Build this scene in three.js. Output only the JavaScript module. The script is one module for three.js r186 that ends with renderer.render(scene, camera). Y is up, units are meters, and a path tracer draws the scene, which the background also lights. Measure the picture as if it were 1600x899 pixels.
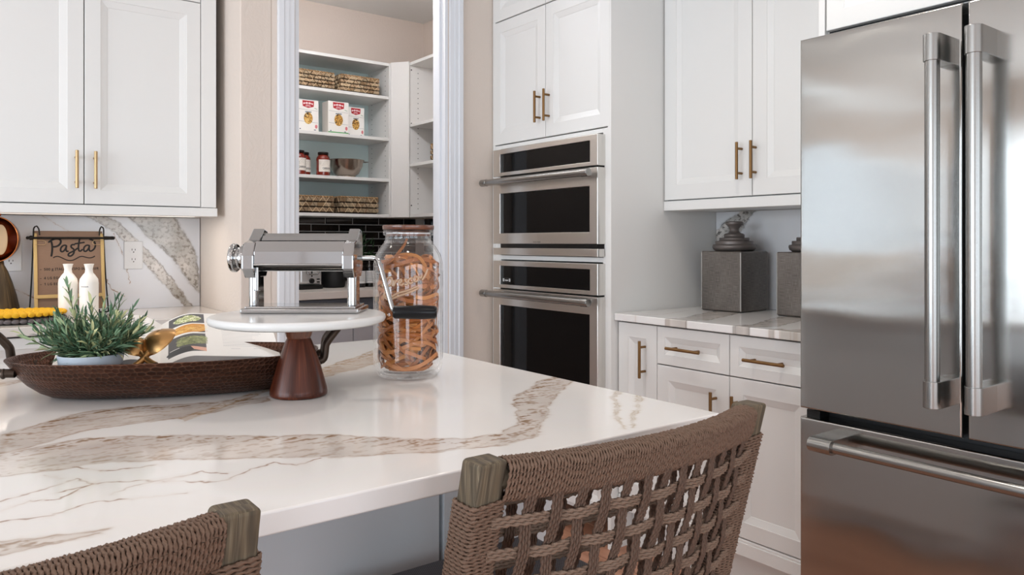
import * as THREE from 'three';
import { RoundedBoxGeometry } from 'three/addons/geometries/RoundedBoxGeometry.js';
import { mergeGeometries } from 'three/addons/utils/BufferGeometryUtils.js';
import { ImprovedNoise } from 'three/addons/math/ImprovedNoise.js';
import { RectAreaLightUniformsLib } from 'three/addons/lights/RectAreaLightUniformsLib.js';

// ------------------------------------------------------------------ camera, sky, lights, exposure
const scene = new THREE.Scene();
const YAW = THREE.MathUtils.degToRad(37.15);
const camera = new THREE.PerspectiveCamera(41.71, 1600 / 899, 0.05, 60);
camera.position.set(0, 1.19, 0);
camera.rotation.y = -YAW;
camera.setViewOffset(1600, 899, 0, 71.6, 1600, 899);
camera.updateProjectionMatrix();
scene.background = new THREE.Color(0.62, 0.72, 0.85);

const renderer = new THREE.WebGLRenderer({ antialias: true });
renderer.toneMapping = THREE.LinearToneMapping;
renderer.toneMappingExposure = 0.89;
renderer.shadowMap.enabled = true;
RectAreaLightUniformsLib.init();

function windowLight(w, h, x, y, z, tx, ty, tz, power, color = 0xe3f0fb) {   // daylight entering through one glazed opening
  const l = new THREE.RectAreaLight(color, power, w, h);
  l.position.set(x, y, z); l.lookAt(tx, ty, tz); scene.add(l);
}
// openings: three tall glazed bays in the wall on the left, two in the wall behind the camera
const WIN_L = [[-1.9, 1.6], [-0.1, 1.6], [1.25, 0.7]], WIN_B = [[-2.9, 1.9], [-0.5, 1.7], [1.7, 1.6]];
for (const [z, w] of WIN_L) windowLight(w, 2.1, -4.49, 1.2, z, 5, 1.2, z, 8.6);
for (const [x, w] of WIN_B) windowLight(w, 2.1, x, 1.2, 3.99, x, 1.2, -5, 3.8);
const WIN_S = [-4.2, -1.2, 1.06, 2.0];                 // the window over the sink run in the back wall
windowLight(3.0, 0.94, -2.7, 1.53, -3.41, -2.7, 1.53, 5, 0.5);
const WIN_T = [-4.2, -1.2, 2.4, 2.49];                  // narrow transom above it
windowLight(3.0, 0.09, -2.7, 2.445, -3.41, -2.7, 2.445, 5, 3);

// ------------------------------------------------------------------ small tools
function rng(seed) { return () => { seed |= 0; seed = seed + 0x6D2B79F5 | 0; let t = Math.imul(seed ^ seed >>> 15, 1 | seed); t = t + Math.imul(t ^ t >>> 7, 61 | t) ^ t; return ((t ^ t >>> 14) >>> 0) / 4294967296; }; }
const noiser = new ImprovedNoise();
const noise = (x, y, z = 0) => noiser.noise(x, y, z);
function fbm(x, y, z = 0, o = 4) { let s = 0, a = 0.5, f = 1; for (let i = 0; i < o; i++) { s += a * noise(x * f, y * f, z + i * 7.3); a *= 0.5; f *= 2.03; } return s; }
const clamp = (v, a = 0, b = 1) => Math.min(b, Math.max(a, v));
const smooth = (a, b, v) => { const t = clamp((v - a) / (b - a)); return t * t * (3 - 2 * t); };
const V3 = (x, y, z) => new THREE.Vector3(x, y, z);
const V2 = (x, y) => new THREE.Vector2(x, y);

function dataTex(w, h, fn, srgb = false, wrap = true) {
  const d = new Uint8Array(w * h * 4);
  for (let j = 0; j < h; j++) for (let i = 0; i < w; i++) {
    const c = fn((i + 0.5) / w, (j + 0.5) / h), k = (j * w + i) * 4;
    if (typeof c === 'number') { d[k] = d[k + 1] = d[k + 2] = clamp(c) * 255; } else { d[k] = clamp(c[0] / 255) * 255; d[k + 1] = clamp(c[1] / 255) * 255; d[k + 2] = clamp(c[2] / 255) * 255; }
    d[k + 3] = 255;
  }
  const t = new THREE.DataTexture(d, w, h, THREE.RGBAFormat);
  t.magFilter = t.minFilter = THREE.LinearFilter; if (wrap) t.wrapS = t.wrapT = THREE.RepeatWrapping;
  if (srgb) t.colorSpace = THREE.SRGBColorSpace; t.needsUpdate = true; return t;
}
function canvasTex(w, h, draw) {
  const c = document.createElement('canvas'); c.width = w; c.height = h; const g = c.getContext('2d'); draw(g, w, h);
  const t = new THREE.CanvasTexture(c); t.colorSpace = THREE.SRGBColorSpace; return t;
}
// noise that repeats on the unit square
function tileNoise(u, v, f, z = 0, o = 3) { const a = u * Math.PI * 2, b = v * Math.PI * 2, r = f / (Math.PI * 2); return fbm(Math.cos(a) * r + Math.cos(b) * r * 0.37, Math.sin(a) * r + Math.sin(b) * r * 0.53, Math.cos(b) * r * 0.9 + Math.sin(b) * r * 0.61 + z, o); }
const mixc = (a, b, t) => [a[0] + (b[0] - a[0]) * t, a[1] + (b[1] - a[1]) * t, a[2] + (b[2] - a[2]) * t];

function plain(g) { const n = g.index ? g.toNonIndexed() : g.clone(); for (const k of Object.keys(n.attributes)) if (!['position', 'normal', 'uv', 'color'].includes(k)) n.deleteAttribute(k); if (!n.attributes.uv) n.setAttribute('uv', new THREE.BufferAttribute(new Float32Array(n.attributes.position.count * 2), 2)); n.morphAttributes = {}; n.clearGroups(); return n; }
const merge = (list) => mergeGeometries(list.map(plain), false);
function uvBox(g, s = 1, swap = false) {                                 // uv in metres, laid on by the side a face looks to
  const n = plain(g), p = n.attributes.position, q = n.attributes.normal, uv = n.attributes.uv;
  for (let i = 0; i < p.count; i += 3) {
    const ax = Math.abs(q.getX(i) + q.getX(i + 1) + q.getX(i + 2)), ay = Math.abs(q.getY(i) + q.getY(i + 1) + q.getY(i + 2)), az = Math.abs(q.getZ(i) + q.getZ(i + 1) + q.getZ(i + 2));
    for (let k = i; k < i + 3; k++) {
      let a, b; const x = p.getX(k), y = p.getY(k), z = p.getZ(k);
      if (ax >= ay && ax >= az) { a = z; b = y; } else if (ay >= az) { a = x; b = z; } else { a = x; b = y; }
      if (swap) uv.setXY(k, b * s, a * s); else uv.setXY(k, a * s, b * s);
    }
  }
  return n;
}
const rbox = (w, h, d, r = 0.002, x = 0, y = 0, z = 0, seg = 2) => new RoundedBoxGeometry(w, h, d, seg, Math.min(r, w / 2.01, h / 2.01, d / 2.01)).translate(x, y, z);
const box = (w, h, d, x = 0, y = 0, z = 0) => new THREE.BoxGeometry(w, h, d).translate(x, y, z);
const span = (x0, x1, y0, y1, z0, z1, r = 0.0015) => rbox(x1 - x0, y1 - y0, z1 - z0, r, (x0 + x1) / 2, (y0 + y1) / 2, (z0 + z1) / 2, 1);
const sharp = (x0, x1, y0, y1, z0, z1) => box(x1 - x0, y1 - y0, z1 - z0, (x0 + x1) / 2, (y0 + y1) / 2, (z0 + z1) / 2);
const lathe = (pts, seg = 64) => new THREE.LatheGeometry(pts.map(([r, y]) => V2(r, y)), seg);
const tube = (pts, r, seg = 48, rad = 12, closed = false) => new THREE.TubeGeometry(new THREE.CatmullRomCurve3(pts.map((p) => V3(...p)), closed, 'catmullrom', 0.35), seg, r, rad, closed);
function rod(a, b, r, rad = 20) {                                       // straight round bar with closed ends
  const A = V3(...a), B = V3(...b), d = B.clone().sub(A), l = d.length(), c = Math.min(r * 0.18, 0.002);
  const g = lathe([[0, 0], [r - c, 0], [r, c], [r, l - c], [r - c, l], [0, l]], rad);
  g.applyQuaternion(new THREE.Quaternion().setFromUnitVectors(V3(0, 1, 0), d.normalize())); return g.translate(A.x, A.y, A.z);
}
function frameG(w, h, t, bl, br, bb, bt, bev = 0.0015) {                // flat frame with an opening, its front at z = t
  const s = new THREE.Shape([V2(0, 0), V2(w, 0), V2(w, h), V2(0, h)].map((p) => V2(clamp(p.x, bev, w - bev), clamp(p.y, bev, h - bev))));
  s.holes.push(new THREE.Path([V2(bl - bev, bb - bev), V2(bl - bev, h - bt + bev), V2(w - br + bev, h - bt + bev), V2(w - br + bev, bb - bev)]));
  return new THREE.ExtrudeGeometry(s, { depth: t - 2 * bev, bevelEnabled: true, bevelThickness: bev, bevelSize: bev, bevelSegments: 2 }).translate(-w / 2, -h / 2, bev);
}
// a twisted two-ply cord along points
function cord(pts, r, pitch = 0.009, rad = 6, per = 5, closed = false, phase = 0) {
  const curve = new THREE.CatmullRomCurve3(pts, closed, 'catmullrom', 0.5), L = curve.getLength(), n = Math.max(6, Math.round(L / pitch * per));
  const P = curve.getSpacedPoints(n), pos = [], idx = [], nor = [];
  const T = P.map((p, i) => (closed ? P[(i + 1) % n].clone().sub(P[(i - 1 + n) % n]) : P[Math.min(n, i + 1)].clone().sub(P[Math.max(0, i - 1)])).normalize());
  let N = V3(0.31, 0.83, 0.47); N.sub(T[0].clone().multiplyScalar(N.dot(T[0]))).normalize();
  for (let i = 0; i <= n; i++) {
    N.sub(T[i].clone().multiplyScalar(N.dot(T[i]))).normalize(); const B = T[i].clone().cross(N), tw = phase + i / n * L / pitch * Math.PI * 2 / 2;
    for (let k = 0; k < rad; k++) {
      const a = k / rad * Math.PI * 2, lobe = Math.cos(2 * (a - tw)), rr = r * (0.8 + 0.38 * lobe), da = a;
      const dir = N.clone().multiplyScalar(Math.cos(da)).addScaledVector(B, Math.sin(da));
      const sl = 1.3 * Math.sin(2 * (a - tw)), tan = N.clone().multiplyScalar(-Math.sin(da)).addScaledVector(B, Math.cos(da));
      pos.push(P[i].x + dir.x * rr, P[i].y + dir.y * rr, P[i].z + dir.z * rr);
      const nn = dir.clone().addScaledVector(tan, sl * 0.55).addScaledVector(T[i], -sl * 0.5).normalize(); nor.push(nn.x, nn.y, nn.z);
    }
  }
  for (let i = 0; i < n; i++) for (let k = 0; k < rad; k++) { const a = i * rad + k, b = i * rad + (k + 1) % rad, c = a + rad, d = b + rad; idx.push(a, b, c, b, d, c); }
  const g = new THREE.BufferGeometry(); g.setAttribute('position', new THREE.Float32BufferAttribute(pos, 3)); g.setAttribute('normal', new THREE.Float32BufferAttribute(nor, 3)); g.setIndex(idx); return g;
}
function ribbon(pts, w, t, twist0, twist1, n = 26) {                    // flat strip swept along points
  const c = new THREE.CatmullRomCurve3(pts), P = c.getSpacedPoints(n), pos = [], idx = []; let N = V3(0, 1, 0.13);
  for (let i = 0; i <= n; i++) {
    const T = P[Math.min(n, i + 1)].clone().sub(P[Math.max(0, i - 1)]).normalize(); N.sub(T.clone().multiplyScalar(N.dot(T))).normalize();
    const B = T.clone().cross(N), a = twist0 + (twist1 - twist0) * i / n, U = N.clone().multiplyScalar(Math.cos(a)).addScaledVector(B, Math.sin(a)), W = T.clone().cross(U);
    for (const [x, y] of [[-1, -1], [1, -1], [1, 1], [-1, 1]]) { const p = P[i].clone().addScaledVector(U, x * w / 2).addScaledVector(W, y * t / 2); pos.push(p.x, p.y, p.z); }
  }
  for (let i = 0; i < n; i++) for (let k = 0; k < 4; k++) { const a = i * 4 + k, b = i * 4 + (k + 1) % 4; idx.push(a, b, a + 4, b, b + 4, a + 4); }
  idx.push(0, 2, 1, 0, 3, 2); const e = n * 4; idx.push(e, e + 1, e + 2, e, e + 2, e + 3);
  const g = new THREE.BufferGeometry(); g.setAttribute('position', new THREE.Float32BufferAttribute(pos, 3)); g.setIndex(idx); const q = g.toNonIndexed(); q.computeVertexNormals(); return q;
}
function tint(g, c) { const n = g.attributes.position.count, a = new Float32Array(n * 3); for (let i = 0; i < n; i++) { a[i * 3] = c.r; a[i * 3 + 1] = c.g; a[i * 3 + 2] = c.b; } g.setAttribute('color', new THREE.BufferAttribute(a, 3)); return g; }

// ------------------------------------------------------------------ naming
const used = {};
function numbered(n) { const k = used[n] = (used[n] ?? -1) + 1; return k ? n + '_' + String(k).padStart(3, '0') : n; }
function thing(name, label, category, pos = [0, 0, 0], turn = 0, group) {
  const o = new THREE.Group(); o.name = numbered(name); o.position.set(...pos); o.rotation.y = turn; o.userData = { label, category }; if (group) o.userData.group = group; scene.add(o); return o;
}
function mesh(name, geos, m) { const o = new THREE.Mesh(Array.isArray(geos) ? merge(geos) : geos, m); o.name = name; o.castShadow = o.receiveShadow = true; return o; }
function part(parent, name, geos, m, label, kind) { const o = mesh(name, geos, m); parent.add(o); if (label) o.userData.label = label; if (kind) o.userData.kind = kind; return o; }
function struct(name, geos, m) { const o = mesh(numbered(name), geos, m); o.userData.kind = 'structure'; scene.add(o); return o; }
function copyOf(src, pos, turn, label) {
  const o = src.clone(); o.name = numbered(src.name.replace(/_\d{3}$/, '')); o.userData = { ...src.userData, label }; o.position.set(...pos); if (turn !== undefined) o.rotation.y = turn; scene.add(o); return o;
}
const RIGHT = -Math.PI / 2;      // things on the right wall look to -x; their own x then runs to +z

// ------------------------------------------------------------------ materials
const std = (color, roughness = 0.6, metalness = 0, extra = {}) => new THREE.MeshStandardMaterial({ color, roughness, metalness, ...extra });
const phys = (color, roughness, metalness, extra = {}) => new THREE.MeshPhysicalMaterial({ color, roughness, metalness, ...extra });
const peel = dataTex(512, 512, (u, v) => 0.5 + 1.1 * tileNoise(u, v, 34, 2, 3));
const wallUv = (g) => uvBox(g, 1 / 0.34);
const M = {
  wall: std(0xdbcec3, 0.85, 0, { bumpMap: peel, bumpScale: 0.0007 }),
  ceiling: std(0xe9e8e5, 0.9),
  white: phys(0xe6e5e2, 0.38, 0, { specularIntensity: 0.8 }),
  trim: phys(0xe4e6ea, 0.35, 0),
  gap: std(0x2a2a2a, 0.9),
  islandPaint: phys(0xe4e7ea, 0.45, 0),
  bronze: std(0x80603c, 0.4, 0.8),
  champagne: std(0xb79a72, 0.32, 0.9),
  chrome: std(0xb4b4b4, 0.06, 1),
  black: std(0x0b0b0c, 0.3),
  darkGlass: phys(0x060607, 0.05, 0, { specularIntensity: 0.5 }),
  paper: std(0xf1ece6, 0.8),
};
// brushed steel: fine grain that runs up and down
M.steel = phys(0xb0afac, 0.135, 1, { anisotropy: 0.95, anisotropyRotation: 0 });
M.ovenSteel = phys(0xdcd9d4, 0.28, 1, { anisotropy: 0.4, anisotropyRotation: Math.PI / 2 });
M.handleSteel = std(0xa09f9c, 0.27, 1);

// ------------------------------------------------------------------ veined quartz
function inPoly(x, y, P) { let c = false; for (let i = 0, j = P.length - 1; i < P.length; j = i++) if ((P[i][1] > y) !== (P[j][1] > y) && x < (P[j][0] - P[i][0]) * (y - P[i][1]) / (P[j][1] - P[i][1]) + P[i][0]) c = !c; return c; }
function lineDist(x, y, P) { let m = 9; for (let i = 1; i < P.length; i++) { const ax = P[i - 1][0], ay = P[i - 1][1], bx = P[i][0] - ax, by = P[i][1] - ay, t = clamp(((x - ax) * bx + (y - ay) * by) / (bx * bx + by * by)), dx = x - ax - t * bx, dy = y - ay - t * by; m = Math.min(m, dx * dx + dy * dy); } return Math.sqrt(m); }
const bounds = (P, m) => [Math.min(...P.map((p) => p[0])) - m, Math.max(...P.map((p) => p[0])) + m, Math.min(...P.map((p) => p[1])) - m, Math.max(...P.map((p) => p[1])) + m];
// bands: {up, low, tone, edge, grit}; cracks: polylines
function quartz(w, h, x0, x1, y0, y1, bands, cracks, o = {}) {
  const base = o.base ?? [238, 236, 234], B = bands.map((b) => { const P = [...b.up, ...[...b.low].reverse()]; return { ...b, P, bb: bounds(P, 0.03) }; }), C = cracks.map((P) => ({ P, bb: bounds(P, 0.012) }));
  const rough = o.rough ?? 1;
  return dataTex(w, h, (u, v) => {
    const x = x0 + (x1 - x0) * u, y = y0 + (y1 - y0) * v;
    const n1 = fbm(x * 14, y * 14, 3, 3), n2 = fbm(x * 14, y * 14, 9, 3), n3 = noise(x * 95, y * 95, 4), n4 = noise(x * 95, y * 95, 8);
    const px = x + rough * (0.016 * n1 + 0.0035 * n3), py = y + rough * (0.016 * n2 + 0.0035 * n4);
    let c = mixc(base, [226, 220, 214], clamp(0.4 + 1.2 * fbm(x * 2.3, y * 2.3, 20, 2)) * 0.5);
    for (const b of B) {
      if (px < b.bb[0] || px > b.bb[1] || py < b.bb[2] || py > b.bb[3]) continue;
      const ins = inPoly(px, py, b.P), dU = lineDist(px, py, b.up), dL = lineDist(px, py, b.low), d = Math.min(dU, dL);
      if (ins) {
        const soft = smooth(0, 0.004, d), gs = o.gritScale ?? 1, g = fbm(x * 34 * gs, y * (o.stretch ?? 1) * 34 * gs, 31, 4), g2 = noise(x * 160 * gs, y * 160 * gs, 12);
        let t = mixc(b.tone ?? [208, 199, 191], [226, 218, 211], clamp(0.5 + 1.4 * fbm(x * 9, y * 9, 41, 3)));
        const grit = (b.grit ?? 0.5) * smooth(0.05, 0.0, dU) + (b.gritLow ?? 0) * smooth(0.03, 0, dL) + (b.all ?? o.all ?? 0);
        t = mixc(t, b.edge ?? [150, 122, 98], clamp(grit * smooth(-0.02, 0.28, g + 0.25 * g2)));
        c = mixc(c, t, soft * (b.mix ?? 1));
      }
      const e = Math.exp(-d / (b.line ?? 0.0019)) * clamp(0.75 + 1.2 * noise(x * 30, y * 30, 55));
      c = mixc(c, b.edge ?? [150, 122, 100], 0.85 * e * (b.mix ?? 1));
    }
    for (const k of C) {
      if (px < k.bb[0] || px > k.bb[1] || py < k.bb[2] || py > k.bb[3]) continue;
      const d = lineDist(x + 0.0045 * n3 + 0.006 * n1, y + 0.0045 * n4 + 0.006 * n2, k.P), e = 1.5 * Math.exp(-d * d / 1.5e-6) * clamp(0.45 + 1.5 * noise(x * 22, y * 22, 70)) * clamp(0.8 + noise(x * 120, y * 120, 3));
      c = mixc(c, [128, 96, 74], clamp(e * 1.1)); c = mixc(c, [215, 200, 190], 0.35 * Math.exp(-d / 0.004));
    }
    return c;
  }, true, false);
}
const ISL = [-1.6, 1.001, -1.934, -0.766];
const islandTex = quartz(2048, 920, ...ISL, [
  { up: [[-0.9, -0.9], [-0.3, -1.13], [0.023, -1.251], [0.104, -1.325], [0.157, -1.378], [0.195, -1.4], [0.251, -1.394], [0.341, -1.35], [0.465, -1.336]], low: [[-0.9, -0.82], [-0.3, -1.07], [0.022, -1.171], [0.115, -1.214], [0.175, -1.257], [0.27, -1.254], [0.335, -1.259], [0.452, -1.299]], grit: 0.8, tone: [200, 190, 182] },
  { up: [[-0.9, -0.8], [-0.3, -1.08], [0.022, -1.178], [0.114, -1.199], [0.168, -1.208], [0.251, -1.163], [0.358, -1.073], [0.454, -1.005], [0.538, -0.915], [0.592, -0.882], [0.645, -0.874], [0.697, -0.906], [0.751, -0.973], [0.793, -1.047], [0.859, -1.095], [0.94, -1.153], [1.035, -1.189]], low: [[-0.9, -0.72], [-0.3, -1], [0.02, -1.077], [0.12, -1.06], [0.169, -1.063], [0.274, -0.994], [0.379, -0.925], [0.439, -0.887], [0.552, -0.835], [0.614, -0.819], [0.674, -0.834], [0.748, -0.903], [0.885, -1.039], [1.037, -1.142]], grit: 0.75, gritLow: 0.15, tone: [203, 193, 186] },
  { up: [[0.3, -1.25], [0.498, -1.422], [0.585, -1.484], [0.657, -1.555], [0.711, -1.6], [0.756, -1.635], [0.804, -1.673], [0.875, -1.74], [0.942, -1.808], [1.062, -1.883]], low: [[0.3, -1.23], [0.483, -1.38], [0.559, -1.417], [0.611, -1.446], [0.67, -1.486], [0.723, -1.505], [0.775, -1.541], [0.851, -1.6], [0.967, -1.714], [1.03, -1.78]], grit: 0.9, tone: [212, 196, 182], edge: [172, 140, 108] },
  { up: [[0.0, -0.84], [0.044, -0.834], [0.083, -0.825], [0.129, -0.812]], low: [[0.0, -0.8], [0.043, -0.803], [0.081, -0.803], [0.123, -0.805]], grit: 0.6 },
  { up: [[1.04, -1.03], [0.958, -0.968], [0.907, -0.908], [0.855, -0.862], [0.809, -0.8]], low: [[1.02, -1.0], [0.945, -0.945], [0.9, -0.893], [0.848, -0.845], [0.802, -0.79]], grit: 0.4, edge: [185, 165, 140] },
  { up: [[1.03, -0.965], [0.951, -0.905], [0.898, -0.855], [0.829, -0.8]], low: [[1.015, -0.948], [0.944, -0.89], [0.892, -0.842], [0.82, -0.79]], grit: 0.4, edge: [185, 165, 140] },
  { up: [[-0.4, -1.5], [0.032, -1.735], [0.093, -1.785], [0.181, -1.8]], low: [[-0.4, -1.44], [0.032, -1.69], [0.126, -1.765], [0.181, -1.78]], grit: 0.7 },
], [
  [[0.049, -0.932], [0.077, -0.951], [0.103, -0.938], [0.136, -0.975], [0.155, -0.968], [0.181, -0.956], [0.206, -0.934], [0.25, -0.949], [0.272, -0.922]],
  [[0.02, -0.9], [0.047, -0.896], [0.088, -0.887], [0.102, -0.894], [0.132, -0.905], [0.169, -0.89], [0.216, -0.878]],
  [[0.103, -0.963], [0.138, -0.972]], [[0.149, -0.92], [0.169, -0.936], [0.192, -0.941], [0.239, -0.942]],
  [[0.051, -0.969], [0.096, -0.987], [0.127, -1.006], [0.136, -0.975]], [[0.13, -1.062], [0.157, -1.025], [0.187, -1.013], [0.213, -1.01]],
  [[0.204, -0.935], [0.243, -0.904], [0.265, -0.897], [0.302, -0.92], [0.332, -0.931], [0.35, -0.906], [0.386, -0.914]], [[0.099, -1.045], [0.113, -1.017]],
], { stretch: 2.4, all: 0.28 });
M.island = phys(0xffffff, 0.1, 0, { map: islandTex, specularIntensity: 0.85 });
const SPL = [-0.4, 0.9, 0.9, 1.35];
M.splash = phys(0xffffff, 0.14, 0, { map: quartz(1536, 532, ...SPL, [
  { up: [[0.438, 1.33], [0.515, 1.305], [0.565, 1.275], [0.612, 1.235], [0.652, 1.19], [0.695, 1.14], [0.742, 1.088], [0.79, 1.02], [0.835, 0.96], [0.865, 0.905]], low: [[0.41, 1.33], [0.48, 1.285], [0.525, 1.25], [0.575, 1.218], [0.605, 1.185], [0.648, 1.13], [0.698, 1.075], [0.75, 1.005], [0.808, 0.95], [0.84, 0.905]], tone: [168, 161, 152], edge: [112, 97, 82], grit: 0.3, gritLow: 0.4, all: 0.22 },
  { up: [[0.778, 1.325], [0.793, 1.298], [0.847, 1.198], [0.881, 1.126], [0.889, 1.021], [0.897, 0.968]], low: [[0.592, 1.32], [0.616, 1.295], [0.671, 1.232], [0.75, 1.152], [0.798, 1.095], [0.847, 1.022], [0.889, 0.969]], tone: [172, 168, 162], edge: [120, 110, 99], grit: 0.25, gritLow: 0.35, all: 0.4, line: 0.003 },
  { up: [[-0.2, 1.34], [0.02, 1.2], [0.1, 1.0], [0.16, 0.9]], low: [[-0.26, 1.34], [-0.03, 1.18], [0.06, 0.98], [0.12, 0.9]], tone: [200, 194, 188], grit: 0.4 },
], [[[0.46, 1.1], [0.52, 1.06], [0.55, 1.0], [0.6, 0.97]], [[0.3, 1.3], [0.36, 1.26], [0.42, 1.22]], [[0.56, 1.22], [0.6, 1.13], [0.62, 1.02]], [[0.2, 1.02], [0.28, 0.98], [0.36, 0.93]]], { base: [222, 222, 226], gritScale: 2.1 }) });
const RSP = [-2.1, -1.2, 0.9, 1.37];
M.splashRight = phys(0xffffff, 0.14, 0, { map: quartz(1024, 534, ...RSP, [
  { up: [[-2.11, 1.16], [-2.095, 1.235], [-2.05, 1.27], [-1.99, 1.3], [-1.945, 1.335], [-1.86, 1.37]], low: [[-2.09, 1.08], [-2.06, 1.13], [-2.0, 1.17], [-1.95, 1.24], [-1.9, 1.31], [-1.78, 1.345], [-1.7, 1.36]], tone: [140, 138, 134], edge: [80, 76, 72], grit: 0.5, gritLow: 0.5, all: 0.45, line: 0.003 },
], [], { base: [222, 223, 226], gritScale: 1.6 }) });
const RCT = [2.05, 2.71, -2.09, -1.2];
M.counterRight = phys(0xffffff, 0.12, 0, { map: quartz(760, 1024, ...RCT, [
  { up: [[2.04, -1.85], [2.12, -1.8], [2.3, -1.86], [2.6, -1.95]], low: [[2.04, -1.75], [2.15, -1.7], [2.35, -1.76], [2.62, -1.85]], tone: [190, 184, 178], edge: [110, 98, 88], grit: 0.35, gritLow: 0.3 },
  { up: [[2.04, -1.55], [2.16, -1.52], [2.4, -1.6], [2.65, -1.62]], low: [[2.04, -1.48], [2.18, -1.44], [2.42, -1.5], [2.65, -1.52]], tone: [190, 184, 178], edge: [105, 98, 90], grit: 0.4, gritLow: 0.3 },
  { up: [[2.04, -1.42], [2.12, -1.39]], low: [[2.04, -1.4], [2.12, -1.37]], tone: [140, 136, 130], grit: 0.6 },
  { up: [[2.04, -1.37], [2.2, -1.34], [2.5, -1.38]], low: [[2.04, -1.27], [2.2, -1.23], [2.5, -1.27]], tone: [185, 180, 172], grit: 0.4, all: 0.2 },
], [[[2.05, -1.98], [2.2, -1.94], [2.4, -1.99]]]) });
M.counterPlain = phys(0xddd6cf, 0.14, 0);
const planar = (g, [x0, x1, y0, y1], ax, ay) => { const n = plain(g), p = n.attributes.position; for (let i = 0; i < p.count; i++) { const q = [p.getX(i), p.getY(i), p.getZ(i)]; n.attributes.uv.setXY(i, (q[ax] - x0) / (x1 - x0), (q[ay] - y0) / (y1 - y0)); } return n; };

// ------------------------------------------------------------------ wood, rope
function woodTex(a, b, c, seed, rings = 26) { return dataTex(512, 512, (u, v) => { const n = fbm(u * 3, v * 0.8, seed, 3), r = 0.5 + 0.5 * Math.sin((u * rings + n * 9) * 2.1), f = noise(u * 190, v * 5, seed); return mixc(mixc(a, b, clamp(r * 0.8 + 0.3 * f)), c, clamp(0.5 * f + 0.8 * noise(u * 60, v * 2, seed + 4))); }, true); }
M.postWood = std(0xffffff, 0.75, 0, { map: woodTex([72, 62, 48], [104, 90, 70], [142, 130, 108], 3, 34) });
M.walnut = phys(0xffffff, 0.34, 0, { map: woodTex([62, 24, 11], [92, 42, 23], [118, 62, 37], 11, 5), clearcoat: 0.15, clearcoatRoughness: 0.15, specularIntensity: 0.6 });
M.walnutLight = phys(0xffffff, 0.3, 0, { map: woodTex([86, 44, 26], [112, 64, 40], [134, 84, 56], 12, 6), clearcoat: 0.5, clearcoatRoughness: 0.15 });
M.plank = [0, 1, 2].map((k) => std([0xffffff, 0xf0e6e0, 0xe2d2c8][k], 0.5, 0, { map: woodTex([178, 132, 108], [202, 156, 131], [160, 112, 90], 21 + k * 5, 10) }));
M.rope = std(0x705848, 0.75); M.ropeDark = std(0x5f4a3d, 0.78); M.ropePale = std(0x7d6757, 0.75);

// ================================================================== THE ROOM
const CEIL = 2.72, XR = 2.71, ZB = -3.42, XN = 0.897, ZD = -2.87, ZP = -4.604, XL = -4.5, ZF = 4;
// floor: a slab, and single planks where the kitchen shows it
struct('floor', [sharp(XL - 0.12, XR + 0.12, -0.16, -0.012, ZP - 0.12, ZF + 0.12)], std(0x6b4a38, 0.8));
{
  const floor = scene.getObjectByName('floor'), R = rng(7), W = 0.19, L = 1.5;
  const gs = [0, 1, 2].map((k) => { const g = uvBox(rbox(W - 0.003, 0.012, L - 0.003, 0.0015, 0, 0, 0, 1), 1.7); const uv = g.attributes.uv; for (let i = 0; i < uv.count; i++) uv.setXY(i, uv.getX(i) + k * 0.37, uv.getY(i) * 0.25 + k * 0.2); return g; });
  let row = 0;
  for (let x = -1.62; x < XR; x += W, row++) for (let z = -2.9 - (row * 0.47) % L + L / 2; z < 1.6; z += L) {
    const z0 = Math.max(z - L / 2, -2.86), z1 = Math.min(z + L / 2, 1.6), x1 = Math.min(x + W, XR); if (z1 - z0 < 0.1 || x1 - x < 0.03) continue;
    const p = part(floor, 'plank', gs[Math.floor(R() * 3)], M.plank[Math.floor(R() * 3)]);
    p.scale.set((x1 - x) / W, 1, (z1 - z0) / L); p.position.set((x + x1) / 2, -0.006, (z0 + z1) / 2);
  }
  part(floor, 'plank', [sharp(XL, -1.62, -0.012, 0, ZB, ZF), sharp(-1.62, XR, -0.012, 0, 1.6, ZF), sharp(XN + 0.12, XR, -0.012, 0, ZP, ZD - 0.0)].map((g) => uvBox(g, 0.7)), M.plank[0], undefined, 'stuff');
}
struct('ceiling', [sharp(XL - 0.12, XR + 0.12, CEIL, CEIL + 0.14, ZP - 0.12, ZF + 0.12)], M.ceiling);
struct('wall_right', [wallUv(sharp(XR, XR + 0.12, -0.012, CEIL, ZP - 0.12, ZF + 0.12))], M.wall);
struct('wall_back', [sharp(WIN_S[1], XN, -0.012, CEIL, ZB - 0.12, ZB), sharp(XL, WIN_S[0], -0.012, CEIL, ZB - 0.12, ZB), sharp(WIN_S[0], WIN_S[1], WIN_S[3], WIN_T[2], ZB - 0.12, ZB), sharp(WIN_S[0], WIN_S[1], WIN_T[3], CEIL, ZB - 0.12, ZB), sharp(WIN_S[0], WIN_S[1], -0.012, WIN_S[2], ZB - 0.12, ZB)].map(wallUv), M.wall);
struct('wall_return', [wallUv(rbox(0.12, CEIL + 0.012, ZD - ZP, 0.006, XN + 0.06, CEIL / 2 - 0.006, (ZD + ZP) / 2))], M.wall);
struct('wall_pantry_back', [wallUv(sharp(XN, XR, -0.012, CEIL, ZP - 0.12, ZP))], M.wall);
const OX0 = 1.11, OX1 = 1.812, OH = 2.45;
struct('wall_pantry_front', [sharp(XN + 0.119, OX0, -0.012, CEIL, ZD - 0.1, ZD), sharp(OX1, XR, -0.012, CEIL, ZD - 0.1, ZD), sharp(OX0, OX1, OH, CEIL, ZD - 0.1, ZD)].map(wallUv), M.wall);
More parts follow.
